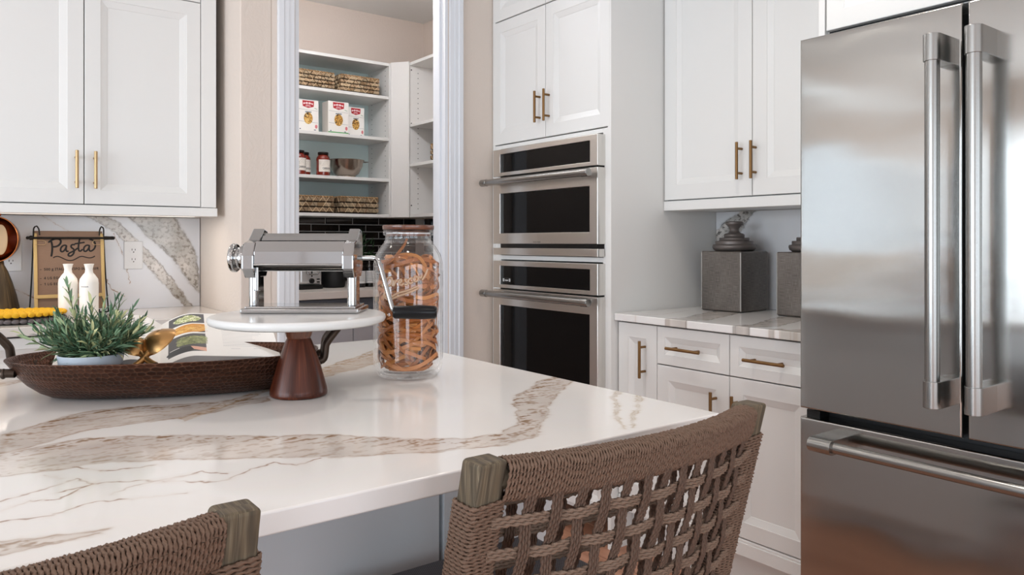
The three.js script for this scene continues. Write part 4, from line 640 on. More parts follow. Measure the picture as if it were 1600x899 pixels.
// ================================================================== RIGHT COUNTER: canisters
{
  const lin = dataTex(512, 512, (u, v) => { const h = noise(u * 9, v * 200, 3) + 0.8 * noise(u * 200, v * 9, 9), s = 1.6 * noise(u * 2.2, v * 1.4, 7); return mixc([86, 80, 75], [140, 133, 127], clamp(0.45 + 0.45 * h + 0.2 * s)); }, true);
  const m = std(0xffffff, 0.36, 0.6, { map: lin }), edge = std(0xa09c96, 0.4, 0.6), lidM = std(0x706864, 0.42, 0.4);
  const t = thing('square_canister', 'grey square metal canister with a stepped round lid, fully in view', 'canister', [2.552, 0.9142, -1.885], 0.04, 'grey square canisters'), W = 0.186, H = 0.236;
  part(t, 'body', [uvBox(rbox(W, H, W, 0.006, 0, H / 2 + 0.002, 0, 3), 4)], m); part(t, 'worn_edge', [[-1, -1], [1, -1], [1, 1], [-1, 1]].flatMap(([a, b]) => [rod([a * (W / 2 - 0.0022), 0.006, b * (W / 2 - 0.0022)], [a * (W / 2 - 0.0022), H - 0.002, b * (W / 2 - 0.0022)], 0.0025, 8)]), edge);
  part(t, 'foot', [rbox(W - 0.008, 0.006, W - 0.008, 0.002, 0, 0.003, 0)], M.black);
  part(t, 'lid', lathe([[0, H], [0.072, H], [0.083, H + 0.008], [0.086, H + 0.018], [0.084, H + 0.026], [0.074, H + 0.027], [0.074, H + 0.029], [0.0745, H + 0.038], [0.073, H + 0.041], [0.058, H + 0.041], [0.0585, H + 0.051], [0.057, H + 0.054], [0.04, H + 0.054], [0.041, H + 0.064], [0.039, H + 0.068], [0.033, H + 0.071], [0.024, H + 0.073], [0.0185, H + 0.082], [0.0185, H + 0.088], [0.025, H + 0.1], [0.032, H + 0.106], [0.0345, H + 0.109], [0.0345, H + 0.116], [0.032, H + 0.119], [0, H + 0.119]], 64).translate(0, 0.002, 0), lidM);
  copyOf(t, [2.578, 0.9142, -1.556], 0.0, 'grey square metal canister partly hidden by the fridge edge');
}
// ================================================================== ON THE ISLAND
const TOP = 0.9141, FACING = -YAW;       // things set square to the viewer's side of the island
{ // hammered copper roasting pan
  const t = thing('roasting_pan', 'oval hammered dark copper roasting pan holding a cookbook and rosemary', 'pan', [0.338, TOP, -1.488], -0.398);
  const A = 0.264, B = 0.131, H = 0.072;
  const cellFn = (() => { const R = rng(9), nx = 150, ny = 18, P = []; for (let j = 0; j < ny; j++) for (let i = 0; i < nx; i++) P.push([(i + 0.5 * (j % 2) + 0.45 * (R() - 0.5)) / nx, (j + 0.5 + 0.4 * (R() - 0.5)) / ny]); return (u, v) => { let d1 = 9, d2 = 9; const j0 = Math.floor(v * ny); for (let j = j0 - 1; j <= j0 + 1; j++) { if (j < 0 || j >= ny) continue; const i0 = Math.floor(u * nx); for (let i = i0 - 2; i <= i0 + 1; i++) { const p = P[j * nx + ((i + nx) % nx)]; let dx = Math.abs(p[0] - u); if (dx > 0.5) dx = 1 - dx; const dd = Math.hypot(dx * nx, (p[1] - v) * ny); if (dd < d1) { d2 = d1; d1 = dd; } else if (dd < d2) d2 = dd; } } return clamp(0.15 + 0.9 * d1 * d1 + 0.5 * Math.exp(-(d2 - d1) * 6)); }; })(), cells = dataTex(2048, 256, cellFn);
  const colr = dataTex(2048, 256, (u, v) => mixc(mixc([58, 36, 26], [88, 56, 42], clamp(0.5 + 1.5 * tileNoise(u, v, 12, 3, 3))), [150, 108, 86], smooth(0.45, 0.95, cellFn(u, v)) * 0.6), true);
  const m = std(0xffffff, 0.36, 0.7, { map: colr, bumpMap: cells, bumpScale: 0.0016 }), n = 160, rings = [];
  const prof = [[0.12, 0.003], [0.082, 0.0005], [0.068, 0.003], [0.052, 0.011], [0.033, 0.026], [0.017, 0.044], [0.006, 0.062], [0, H - 0.002], [0, H], [0.003, H], [0.0045, H - 0.003], [0.01, 0.06], [0.021, 0.043], [0.037, 0.027], [0.056, 0.013], [0.072, 0.006], [0.12, 0.0055]];
  let s = 0; const acc = prof.map((p, i) => (s += i ? Math.hypot(p[0] - prof[i - 1][0], p[1] - prof[i - 1][1]) : 0));
  const pos = [], uv = [], idx = []; prof.forEach(([o, y], i) => { for (let k = 0; k <= n; k++) { const a = k / n * Math.PI * 2, e = 2 / 2.25, cx = Math.sign(Math.cos(a)) * Math.abs(Math.cos(a)) ** e, cz = Math.sign(Math.sin(a)) * Math.abs(Math.sin(a)) ** e; pos.push(cx * (A - o), y, cz * (B - o)); uv.push(k / n, acc[i] / 0.16); } });
  for (let i = 0; i < prof.length - 1; i++) for (let k = 0; k < n; k++) { const a = i * (n + 1) + k, b = a + 1, c = a + n + 1, d = c + 1; idx.push(a, c, b, b, c, d); }
  const c0 = pos.length / 3; pos.push(0, 0.003, 0, 0, 0.0055, 0); uv.push(0.5, 0, 0.5, 1.9); const last = (prof.length - 1) * (n + 1); for (let k = 0; k < n; k++) { idx.push(c0, k, k + 1, c0 + 1, last + k + 1, last + k); }
  const g = new THREE.BufferGeometry(); g.setAttribute('position', new THREE.Float32BufferAttribute(pos, 3)); g.setAttribute('uv', new THREE.Float32BufferAttribute(uv, 2)); g.setIndex(idx); g.computeVertexNormals();
  part(t, 'bowl', g, m);
  const hm = std(0x3d3027, 0.38, 0.7);
  for (const s of [-1, 1]) {
    const h = part(t, 'handle', [tube([[s * (A - 0.03), H - 0.02, 0.052], [s * (A + 0.008), H - 0.016, 0.05], [s * (A + 0.014), H + 0.012, 0.047], [s * (A + 0.03), H + 0.034, 0.042], [s * (A + 0.036), H + 0.04, 0.03], [s * (A + 0.036), H + 0.04, -0.03], [s * (A + 0.03), H + 0.034, -0.042], [s * (A + 0.014), H + 0.012, -0.047], [s * (A + 0.008), H - 0.016, -0.05], [s * (A - 0.03), H - 0.02, -0.052]], 0.0075, 90, 14)], hm);
    part(h, 'rivet', [-1, 1].flatMap((z) => [new THREE.SphereGeometry(0.009, 16, 10).scale(0.6, 1, 1).translate(s * (A - 0.012), H - 0.02, z * 0.052)]), std(0x51463f, 0.3, 0.9));
  }
}
{ // rosemary in a pale pot
  const t = thing('potted_rosemary', 'bushy green rosemary in a pale blue pot inside the copper pan', 'plant', [0.21, TOP + 0.026, -1.491]);
  part(t, 'pot', lathe([[0, 0], [0.036, 0], [0.038, 0.002], [0.046, 0.036], [0.0495, 0.037], [0.052, 0.054], [0.0505, 0.0555], [0.048, 0.054], [0.044, 0.042], [0, 0.042]], 56), std(0xbcc7d3, 0.5));
  part(t, 'soil', [new THREE.CylinderGeometry(0.046, 0.046, 0.006, 32).translate(0, 0.047, 0)], std(0x241c14, 1));
  const R = rng(31), leaves = [], stems = [], cols = [0x38563c, 0x547458, 0x769474, 0xa2b48a, 0xc6c696].map((c) => new THREE.Color(c));
  const leaf = (L, W) => { const p = [], f = [[0, 0, 0], [0.35, 0.9, 0.1], [0.7, 0.8, 0.12], [1, 0, 0]]; for (let i = 0; i < 3; i++) { const [a, wa, ha] = f[i], [b, wb, hb] = f[i + 1]; for (const s of [-1, 1]) { const q = [[0, a * L, ha * L * 0.5], [s * wa * W, a * L, ha * L * 0.5 + wa * W * 0.5], [s * wb * W, b * L, hb * L * 0.5 + wb * W * 0.5], [0, b * L, hb * L * 0.5]]; if (s > 0) p.push(...q[0], ...q[1], ...q[2], ...q[0], ...q[2], ...q[3]); else p.push(...q[0], ...q[2], ...q[1], ...q[0], ...q[3], ...q[2]); } } const g = new THREE.BufferGeometry(); g.setAttribute('position', new THREE.Float32BufferAttribute(p, 3)); g.computeVertexNormals(); return g; };
  const up = V3(0, 1, 0);
  // [bearing seen from the viewer's side, tilt from upright, length]
  const lead = [[-0.95, 0.5, 0.12], [-1.5, 1.1, 0.075], [-1.7, 1.25, 0.085], [1.4, 0.9, 0.075], [1.2, 0.65, 0.088], [0.9, 0.5, 0.09], [1.7, 1.05, 0.06], [0.2, 0.3, 0.08], [-0.3, 0.5, 0.085], [0.5, 0.4, 0.088]];
  for (let i = 0; i < 150; i++) {
    const [az, tl, L] = i < lead.length ? lead[i] : [R() * Math.PI * 2, 0.1 + 1.05 * Math.sqrt(R()), 0.04 + 0.035 * R()];
    // bearing: + to the viewer's right
    const rx = Math.cos(YAW), rz = Math.sin(YAW), fx = Math.sin(YAW), fz = -Math.cos(YAW), sx = Math.sin(az) * rx + Math.cos(az) * fx * 0.6, sz = Math.sin(az) * rz + Math.cos(az) * fz * 0.6;
    const d0 = V3(sx * Math.sin(tl), Math.cos(tl), sz * Math.sin(tl)), base = V3(d0.x * 0.034, 0.05, d0.z * 0.034), bend = V3((R() - 0.5) * 0.25, 0.22, (R() - 0.5) * 0.25), pts = [];
    for (let k = 0; k <= 6; k++) { const s = k / 6; pts.push(base.clone().addScaledVector(d0, L * s).addScaledVector(bend, L * s * s * 0.6)); }
    const c = new THREE.CatmullRomCurve3(pts); stems.push(new THREE.TubeGeometry(c, 8, 0.0011, 5));
    const n = Math.round(L / 0.006), pale = R() < 0.22 || i === 0 || i === 2;
    for (let k = 1; k <= n; k++) {
      const s = k / n, p = c.getPoint(s), tg = c.getTangent(s), az2 = k * 2.4 + R(), q = new THREE.Quaternion().setFromUnitVectors(up, tg), out = V3(Math.cos(az2), 0, Math.sin(az2)).applyQuaternion(q), dir = out.clone().multiplyScalar(0.85 - 0.5 * s * s).addScaledVector(tg, 0.3 + 0.75 * s).addScaledVector(up, 0.1).normalize();
      const size = (0.026 + 0.014 * R()) * (1 - 0.3 * s), g = leaf(size, (pale ? 0.003 : 0.0022) * (0.8 + 0.4 * R()));
      const z = tg.clone().sub(dir.clone().multiplyScalar(tg.dot(dir))).normalize(), x = dir.clone().cross(z); g.applyMatrix4(new THREE.Matrix4().makeBasis(x, dir, z).setPosition(p));
      leaves.push(tint(g, cols[pale ? 2 + Math.floor(R() * 3) : Math.floor(R() * 3.4)].clone().multiplyScalar(0.75 + 0.5 * R())));
    }
  }
  part(t, 'foliage', leaves, std(0xffffff, 0.6, 0, { vertexColors: true, side: THREE.DoubleSide }), undefined, 'stuff'); part(t, 'stem', stems, std(0x4c5436, 0.8));
}
{ // open cookbook leaning on the far rim of the pan
  const t = thing('cookbook', 'open cookbook with food photos leaning inside the copper pan', 'book', [0, 0, 0]);
  t.rotation.order = 'YXZ';
  const d = 1.415, lat = -0.66; t.position.set(0.6039 * d + 0.7971 * lat, TOP + 0.031, -0.7971 * d + 0.6039 * lat); t.rotation.set(0.285, -YAW + 0.42, 0);
  const WR = 0.218, WL = 0.176, L = 0.222, prof = (s) => 0.006 + 0.024 * Math.sin(Math.min(1, s / 0.28) * Math.PI / 2) * (1 - 0.55 * Math.max(0, (s - 0.28) / 0.72));
  const page = (dir, tex) => {
    const W = dir > 0 ? WR : WL, n = 40, m = 8, pos = [], uv = [], idx = [];
    for (let j = 0; j <= m; j++) for (let i = 0; i <= n; i++) { const s = i / n; pos.push(dir * s * W, prof(s), -j / m * L); uv.push(dir > 0 ? s : 1 - s, j / m); }
    for (let j = 0; j < m; j++) for (let i = 0; i < n; i++) { const a = j * (n + 1) + i, b = a + 1, c = a + n + 1, e = c + 1; if (dir > 0) idx.push(a, b, e, a, e, c); else idx.push(a, e, b, a, c, e); }
    const top = new THREE.BufferGeometry(); top.setAttribute('position', new THREE.Float32BufferAttribute(pos, 3)); top.setAttribute('uv', new THREE.Float32BufferAttribute(uv, 2)); top.setIndex(idx); top.computeVertexNormals();
    const sh = new THREE.Shape(); sh.moveTo(0, 0.002); for (let i = 0; i <= n; i++) sh.lineTo(i / n * W, prof(i / n) - 0.0004); sh.lineTo(W, 0.002); sh.lineTo(0, 0.002);
    let block = new THREE.ExtrudeGeometry(sh, { depth: L - 0.0006, bevelEnabled: false }).translate(0, 0, -L + 0.0003); if (dir < 0) { block = block.rotateY(Math.PI).translate(0, 0, -L); }
    part(t, dir > 0 ? 'right_pages' : 'left_pages', block, M.paper); part(t, dir > 0 ? 'photo_page' : 'text_page', top, std(0xffffff, 0.42, 0, { map: tex }));
  };
  const R = rng(88);
  page(1, canvasTex(768, 840, (g, w, h) => {
    g.fillStyle = '#f0ece6'; g.fillRect(0, 0, w, h); const x0 = 110, x1 = 350; g.save(); g.translate(-60, 0);
    g.fillStyle = '#4d4a4a'; g.fillRect(x0, 20, x1 - x0, 190); for (let i = 0; i < 420; i++) { const a = R() * 6.28, r = Math.sqrt(R()); g.fillStyle = ['#dfe2ae', '#b9c178', '#f2efd0', '#8d9a56'][Math.floor(R() * 4)]; g.beginPath(); g.ellipse(235 + Math.cos(a) * r * 92, 112 + Math.sin(a) * r * 68, 5 + R() * 6, 3 + R() * 4, R() * 3, 0, 6.3); g.fill(); }
    g.fillStyle = '#d58f2b'; g.beginPath(); g.moveTo(x0, 270); g.quadraticCurveTo(200, 215, x1, 235); g.lineTo(x1, 390); g.quadraticCurveTo(220, 400, x0, 380); g.closePath(); g.fill(); for (let i = 0; i < 220; i++) { g.fillStyle = ['rgba(245,190,80,0.5)', 'rgba(160,90,20,0.4)', 'rgba(255,225,150,0.5)'][Math.floor(R() * 3)]; g.fillRect(x0 + R() * 220, 260 + R() * 110, 8 + R() * 40, 3 + R() * 5); } g.fillStyle = '#2e2a28'; g.beginPath(); g.moveTo(300, 400); g.lineTo(x1, 370); g.lineTo(x1, 400); g.fill();
    g.fillStyle = '#4a4644'; g.fillRect(x0, 425, x1 - x0, 330); for (let i = 0; i < 700; i++) { g.save(); g.translate(170 + R() * 180, 470 + R() * 150); g.rotate(-0.3 + R() * 0.9); g.fillStyle = ['#6d7440', '#8f9658', '#4c5430', '#b3b47c'][Math.floor(R() * 4)]; g.fillRect(-14, -2, 28, 4); g.restore(); }
    g.fillStyle = '#1f1c1b'; g.beginPath(); g.ellipse(190, 700, 90, 50, 0, 0, 6.3); g.fill(); g.fillStyle = '#dba58c'; g.beginPath(); g.moveTo(250, 660); g.lineTo(x1, 690); g.lineTo(x1, 760); g.lineTo(270, 720); g.fill(); g.fillStyle = '#d8d5d0'; g.fillRect(x0 + 10, 640, 60, 10); g.restore();
    g.fillStyle = '#5b7fb0'; g.fillRect(400, 250, 270, 9); g.fillStyle = '#c9a39a'; g.fillRect(410, 310, 200, 5); g.fillStyle = '#a9a9ac'; for (let i = 0; i < 11; i++) g.fillRect(400, 350 + i * 30, 200 + R() * 70, 4); g.fillRect(450, 700, 60, 5); g.fillRect(600, 690, 50, 5);
  }));
  page(-1, canvasTex(768, 840, (g, w, h) => { g.fillStyle = '#efe9e2'; g.fillRect(0, 0, w, h); g.fillStyle = '#b9b4b0'; for (let c = 0; c < 2; c++) for (let i = 0; i < 20; i++) g.fillRect(90 + c * 330, 90 + i * 34, 180 + R() * 80, 4); g.fillStyle = '#6d675f'; g.fillRect(378, 560, 8, 190); }));
  part(t, 'cover', [rbox(WR + WL + 0.01, 0.003, L + 0.006, 0.001, (WR - WL) / 2, 0.0, -L / 2, 1)], std(0x3a3531, 0.6));
  part(t, 'index_tab', [0, 1, 2, 3, 4, 5, 6].map((k) => box(0.0012, 0.006, 0.012, WR + 0.0006, 0.009, -0.04 - k * 0.026)), std(0xc25a62, 0.6), 'small red index marks on the page edge');
}
{ // two brass servers resting on the book
  const brass = std(0xb98f5c, 0.34, 0.9);
  function server(label, w, L, tines, handle) {
    const t = thing('serving_spoon', label, 'serving spoon', [0, 0, 0], 0, 'brass serving spoons'), nu = 24, nv = 28, P = (u, v, up) => { const f = Math.sqrt(Math.max(0, 1 - (2 * v - 1) ** 2)) ** 0.9, x = w / 2 * u * f; return [x, up + 0.021 * (1 - u * u) * Math.sin(Math.PI * v) ** 0.8, -v * L]; }, pos = [];
    for (let j = 0; j < nv; j++) for (let i = 0; i < nu; i++) { const u0 = -1 + 2 * i / nu, u1 = -1 + 2 * (i + 1) / nu, v0 = j / nv, v1 = (j + 1) / nv; if (tines && v0 > 0.6 && v0 < 0.97 && (i === 8 || i === 15)) continue; for (const [up, f] of [[0.0016, 0], [0, 1]]) { const a = P(u0, v0, up), b = P(u1, v0, up), c = P(u1, v1, up), d = P(u0, v1, up); if (f) pos.push(...a, ...c, ...b, ...a, ...d, ...c); else pos.push(...a, ...b, ...c, ...a, ...c, ...d); } }
    const g = new THREE.BufferGeometry(); g.setAttribute('position', new THREE.Float32BufferAttribute(pos, 3)); g.computeVertexNormals(); part(t, tines ? 'tined_bowl' : 'bowl', g, brass);
    const hp = new THREE.CatmullRomCurve3(handle.map((p) => V3(...p))), hg = new THREE.TubeGeometry(hp, 30, 0.0055, 12); part(t, 'handle', hg, brass); return t;
  }
  const place = (t, d, lat, y, yaw, pitch, roll) => { t.rotation.order = 'YXZ'; t.position.set(0.6039 * d + 0.7971 * lat, y, -0.7971 * d + 0.6039 * lat); t.rotation.set(pitch, -YAW + yaw, roll); };
  place(server('brass serving fork with tines on its bowl, lying across the cookbook', 0.08, 0.064, true, [[0, 0.004, -0.008], [0, 0.006, 0.015], [0, 0.012, 0.035], [0, 0.02, 0.056]]), 1.34, -0.645, 0.986, -0.3, 0.72, 0.3);
  place(server('plain brass serving spoon beside the potted rosemary', 0.058, 0.058, false, [[0, 0.004, -0.006], [0, 0.004, 0.015], [0, 0.006, 0.03], [0, 0.01, 0.046]]), 1.34, -0.658, 0.986, 0.95, 0.45, -0.15);
}
{ // cake stand
  const t = thing('cake_stand', 'round white marble cake stand on a flared walnut foot', 'cake stand', [0.514, TOP, -1.313]);
  part(t, 'plate', lathe([[0, 0.13], [0.145, 0.13], [0.152, 0.133], [0.1545, 0.138], [0.1535, 0.1435], [0.149, 0.1459], [0, 0.1459]], 96), phys(0xffffff, 0.2, 0, { map: dataTex(256, 256, (u, v) => mixc([222, 221, 219], [200, 199, 198], clamp(1.8 * Math.abs(fbm(u * 3, v * 3, 4, 4)) - 0.1)), true) }));
  part(t, 'foot', lathe([[0, 0], [0.046, 0], [0.0495, 0.002], [0.0505, 0.006], [0.0495, 0.014], [0.038, 0.055], [0.0235, 0.097], [0.0205, 0.103]], 64), M.walnut);
  part(t, 'collar', lathe([[0.0202, 0.1028], [0.0222, 0.107], [0.0275, 0.126], [0.0285, 0.1299], [0, 0.1299]], 64), M.walnutLight, 'lighter upper part of the wooden foot');
}
{ // pasta machine; x to its right, z towards the viewer's side
  const t = thing('pasta_machine', 'chrome hand crank pasta machine on the marble cake stand', 'pasta machine', [0.514, TOP + 0.146, -1.313], FACING);
  const C = M.chrome, prism = (pts, x0, x1, bev = 0.001) => { const s = new THREE.Shape(pts.map(([z, y]) => V2(-z, y))); return new THREE.ExtrudeGeometry(s, { depth: x1 - x0 - 2 * bev, bevelEnabled: true, bevelSize: bev, bevelThickness: bev, bevelSegments: 2 }).rotateY(Math.PI / 2).translate(x0 + bev, 0, 0); };
  part(t, 'base', [rbox(0.214, 0.009, 0.098, 0.003, 0, 0.0047, -0.05, 3), rbox(0.2, 0.004, 0.085, 0.0015, 0, 0.0105, -0.05)], C);
  const zc = -0.05;
  const cheek = [[zc + 0.030, 0.066], [zc + 0.045, 0.082], [zc + 0.045, 0.104], [zc + 0.034, 0.126], [zc + 0.012, 0.131], [zc - 0.004, 0.142], [zc - 0.016, 0.152], [zc - 0.034, 0.148], [zc - 0.04, 0.13], [zc - 0.04, 0.082], [zc - 0.026, 0.066]];
  part(t, 'cheek', [prism(cheek, 0.077, 0.097, 0.002)], C); part(t, 'cheek', [prism(cheek, -0.104, -0.083, 0.002)], C);
  for (const s of [-1, 1]) part(t, 'leg', [prism([[zc + 0.014, 0.012], [zc + 0.012, 0.068], [zc - 0.02, 0.068], [zc - 0.022, 0.012]], s > 0 ? 0.083 : -0.098, s > 0 ? 0.095 : -0.086, 0.003), rod([s > 0 ? 0.089 : -0.092, 0.012, zc + 0.018], [s > 0 ? 0.089 : -0.092, 0.074, zc + 0.018], 0.0084, 28)], C);
  part(t, 'front_cover', [prism([[zc + 0.036, 0.087], [zc + 0.044, 0.09], [zc + 0.0438, 0.1115], [zc + 0.032, 0.1295], [zc + 0.008, 0.1305], [zc + 0.008, 0.1], [zc + 0.03, 0.086]], -0.0825, 0.0785)], C);
  part(t, 'lip', [rod([-0.0825, 0.0885, zc + 0.045], [0.0785, 0.0885, zc + 0.045], 0.0022, 12)], C);
  part(t, 'rear_cover', [prism([[zc + 0.004, 0.132], [zc - 0.004, 0.14], [zc - 0.014, 0.1445], [zc - 0.03, 0.142], [zc - 0.036, 0.13], [zc - 0.036, 0.1], [zc - 0.004, 0.1]], -0.0825, 0.0785)], C);
  part(t, 'roller', [rod([-0.082, 0.091, zc + 0.018], [0.078, 0.091, zc + 0.018], 0.0125, 28), rod([-0.082, 0.091, zc - 0.012], [0.078, 0.091, zc - 0.012], 0.0125, 28)], std(0x6b6763, 0.18, 1));
  part(t, 'guide_plate', [new THREE.BoxGeometry(0.158, 0.0015, 0.04).rotateX(0.35).translate(-0.002, 0.083, zc)], C);
  // thickness dial on the left, crank on the right
  part(t, 'dial', [rod([-0.104, 0.1, zc + 0.012], [-0.116, 0.1, zc + 0.012], 0.025, 8), rod([-0.116, 0.1, zc + 0.012], [-0.126, 0.1, zc + 0.012], 0.02, 28), rod([-0.124, 0.1, zc + 0.012], [-0.134, 0.1, zc + 0.012], 0.0265, 36)], C);
  part(t, 'support_clip', [rbox(0.006, 0.045, 0.014, 0.002, -0.08, 0.062, zc + 0.03)], C);
  const k = part(t, 'crank', [tube([[0.1, 0.1, zc + 0.02], [0.13, 0.1, zc + 0.026], [0.138, 0.097, zc + 0.03], [0.145, 0.083, zc + 0.036], [0.165, 0.02, zc + 0.048], [0.169, 0.009, zc + 0.05], [0.176, 0.004, zc + 0.05], [0.19, 0.003, zc + 0.05]], 0.0042, 70, 14)], C);
  part(k, 'crank_handle', [lathe([[0, 0], [0.0095, 0], [0.0115, 0.003], [0.0118, 0.02], [0.0128, 0.05], [0.0115, 0.0745], [0.009, 0.078], [0, 0.078]], 32).rotateZ(-Math.PI / 2).translate(0.17, 0.003, zc + 0.05)], phys(0x06070b, 0.25, 0, { specularIntensity: 0.6 }));
}
{ // glass jar of dried pasta
  const t = thing('glass_jar', 'tall glass jar with a wooden lid, full of orange pasta ribbons', 'jar', [0.767, TOP, -1.365], FACING);
  const glass = phys(0xffffff, 0.01, 0, { transmission: 1, thickness: 0, ior: 1.48 });
  const outer = [[0, 0.001], [0.052, 0], [0.06, 0.003], [0.067, 0.013], [0.0705, 0.026], [0.071, 0.04], [0.071, 0.21], [0.0705, 0.232], [0.066, 0.25], [0.056, 0.266], [0.0475, 0.276], [0.0465, 0.288], [0.05, 0.289], [0.051, 0.291], [0.051, 0.298], [0.049, 0.2995]];
  const inner = [[0.0455, 0.299], [0.0445, 0.277], [0.053, 0.265], [0.063, 0.249], [0.0672, 0.231], [0.0676, 0.21], [0.0676, 0.04], [0.065, 0.024], [0.058, 0.014], [0.03, 0.012], [0, 0.015]];
  part(t, 'glass', lathe([...outer, ...inner], 96), glass);
  part(t, 'base_ring', [new THREE.TorusGeometry(0.054, 0.004, 10, 64).rotateX(Math.PI / 2).translate(0, 0.0045, 0), new THREE.TorusGeometry(0.047, 0.0025, 10, 64).rotateX(Math.PI / 2).translate(0, 0.2755, 0)], glass);
  part(t, 'lid', [lathe([[0, 0.3], [0.05, 0.3], [0.052, 0.301], [0.0525, 0.308], [0.0515, 0.3098], [0, 0.31]], 64), lathe([[0, 0.299], [0.0438, 0.299], [0.0438, 0.288], [0.0425, 0.287], [0, 0.287]], 48)], M.walnutLight);
  part(t, 'seal', new THREE.TorusGeometry(0.0436, 0.0016, 10, 64).rotateX(Math.PI / 2).translate(0, 0.293, 0), std(0xdddddd, 0.3));
  // raised script: the strokes lie on the front of the glass
  const on = (x, y) => { const a = x / 0.0715; return V3(Math.sin(a) * 0.0715, y, Math.cos(a) * 0.0715); };
  const strokes = [[[-0.045, 0.2], [-0.04, 0.213], [-0.036, 0.211], [-0.038, 0.196], [-0.041, 0.183]], [[-0.038, 0.205], [-0.031, 0.217], [-0.024, 0.216], [-0.024, 0.207], [-0.03, 0.201], [-0.036, 0.202]], [[-0.022, 0.201], [-0.019, 0.212], [-0.0195, 0.201], [-0.014, 0.211], [-0.01, 0.212]], [[-0.009, 0.206], [-0.004, 0.209], [-0.004, 0.214], [-0.008, 0.211], [-0.008, 0.205], [-0.003, 0.203], [0.001, 0.207]], [[0.007, 0.215], [0.003, 0.213], [0.007, 0.208], [0.008, 0.204], [0.002, 0.204]], [[0.018, 0.216], [0.012, 0.215], [0.01, 0.209], [0.014, 0.206], [0.019, 0.209]], [[0.027, 0.219], [0.021, 0.217], [0.021, 0.211], [0.026, 0.21], [0.029, 0.215], [0.027, 0.219], [0.034, 0.216], [0.037, 0.222]], [[0.037, 0.212], [0.043, 0.22], [0.05, 0.234]], [[-0.043, 0.182], [-0.03, 0.178], [-0.01, 0.187], [0.008, 0.192], [0.028, 0.199], [0.03, 0.197], [0.01, 0.188], [-0.01, 0.181], [-0.03, 0.174], [-0.043, 0.179]]];
  part(t, 'raised_lettering', strokes.map((s) => new THREE.TubeGeometry(new THREE.CatmullRomCurve3(s.map(([x, y]) => on(x, y - 0.012))), 40, 0.0023, 8)), phys(0xd9b594, 0.05, 0, { transmission: 0.3, thickness: 0, ior: 1.6, specularIntensity: 1 }));
  // pasta ribbons
  const p = thing('pasta', 'orange dried pasta ribbons coiled inside the tall glass jar', 'pasta', [0.767, TOP, -1.365], FACING); p.userData.kind = 'stuff';
  const R = rng(55), gs = [], cols = [0xb86f30, 0xa9622a, 0xc98442, 0x955420, 0xbf7c46].map((c) => new THREE.Color(c));
  const rad = (y) => (y < 0.025 ? 0.056 : y > 0.235 ? 0.048 : 0.0628);
  for (let i = 0; i < 340; i++) {
    const y0 = 0.026 + 0.205 * R() ** 0.95, r0 = rad(y0) * (R() < 0.7 ? 0.8 + 0.2 * R() : 0.3 + 0.5 * R()), a0 = R() * 6.283, sw = (1.2 + 2.6 * R()) * (R() < 0.5 ? -1 : 1), cx = (R() - 0.5) * 0.02, cz = (R() - 0.5) * 0.02, rise = (R() - 0.5) * 0.16, wav = R() * 6.28, n = 7, pts = [];
    const loose = R();
    for (let k = 0; k <= n; k++) {
      const s = k / n; let r = r0 * (loose < 0.35 ? 1 : 0.72 + 0.28 * Math.cos(s * 5 + wav)), y = y0 + rise * (s - 0.5) + 0.012 * Math.sin(s * 6 + wav); y = clamp(y, 0.022, 0.246);
      let x = Math.cos(a0 + sw * s) * r + cx * (1 - r / 0.063), z = Math.sin(a0 + sw * s) * r + cz * (1 - r / 0.063); const m = rad(y) - 0.001, q = Math.hypot(x, z); if (q > m) { x *= m / q; z *= m / q; } pts.push(V3(x, y, z));
    }
    gs.push(tint(plain(ribbon(pts, 0.0072, 0.0013, R() * 0.8 - 0.4, R() * 1.2 - 0.6, 30)), cols[Math.floor(R() * 5)].clone().multiplyScalar(0.85 + 0.3 * R())));
  }
  gs.push(tint(plain(ribbon([V3(-0.035, 0.215, 0.035), V3(-0.022, 0.245, 0.028), V3(-0.006, 0.27, 0.012), V3(-0.002, 0.282, 0.006)], 0.0066, 0.0013, 0, 0.4, 20)), cols[0]));
  gs.push(tint(plain(ribbon([V3(-0.03, 0.24, 0.03), V3(-0.005, 0.25, 0.042), V3(0.025, 0.246, 0.04), V3(0.04, 0.225, 0.036)], 0.0066, 0.0013, 0.2, 0.4, 20)), cols[2]));
  const pm = part(p, 'ribbon', gs, phys(0xffffff, 0.5, 0, { vertexColors: true }), undefined, 'stuff');
}
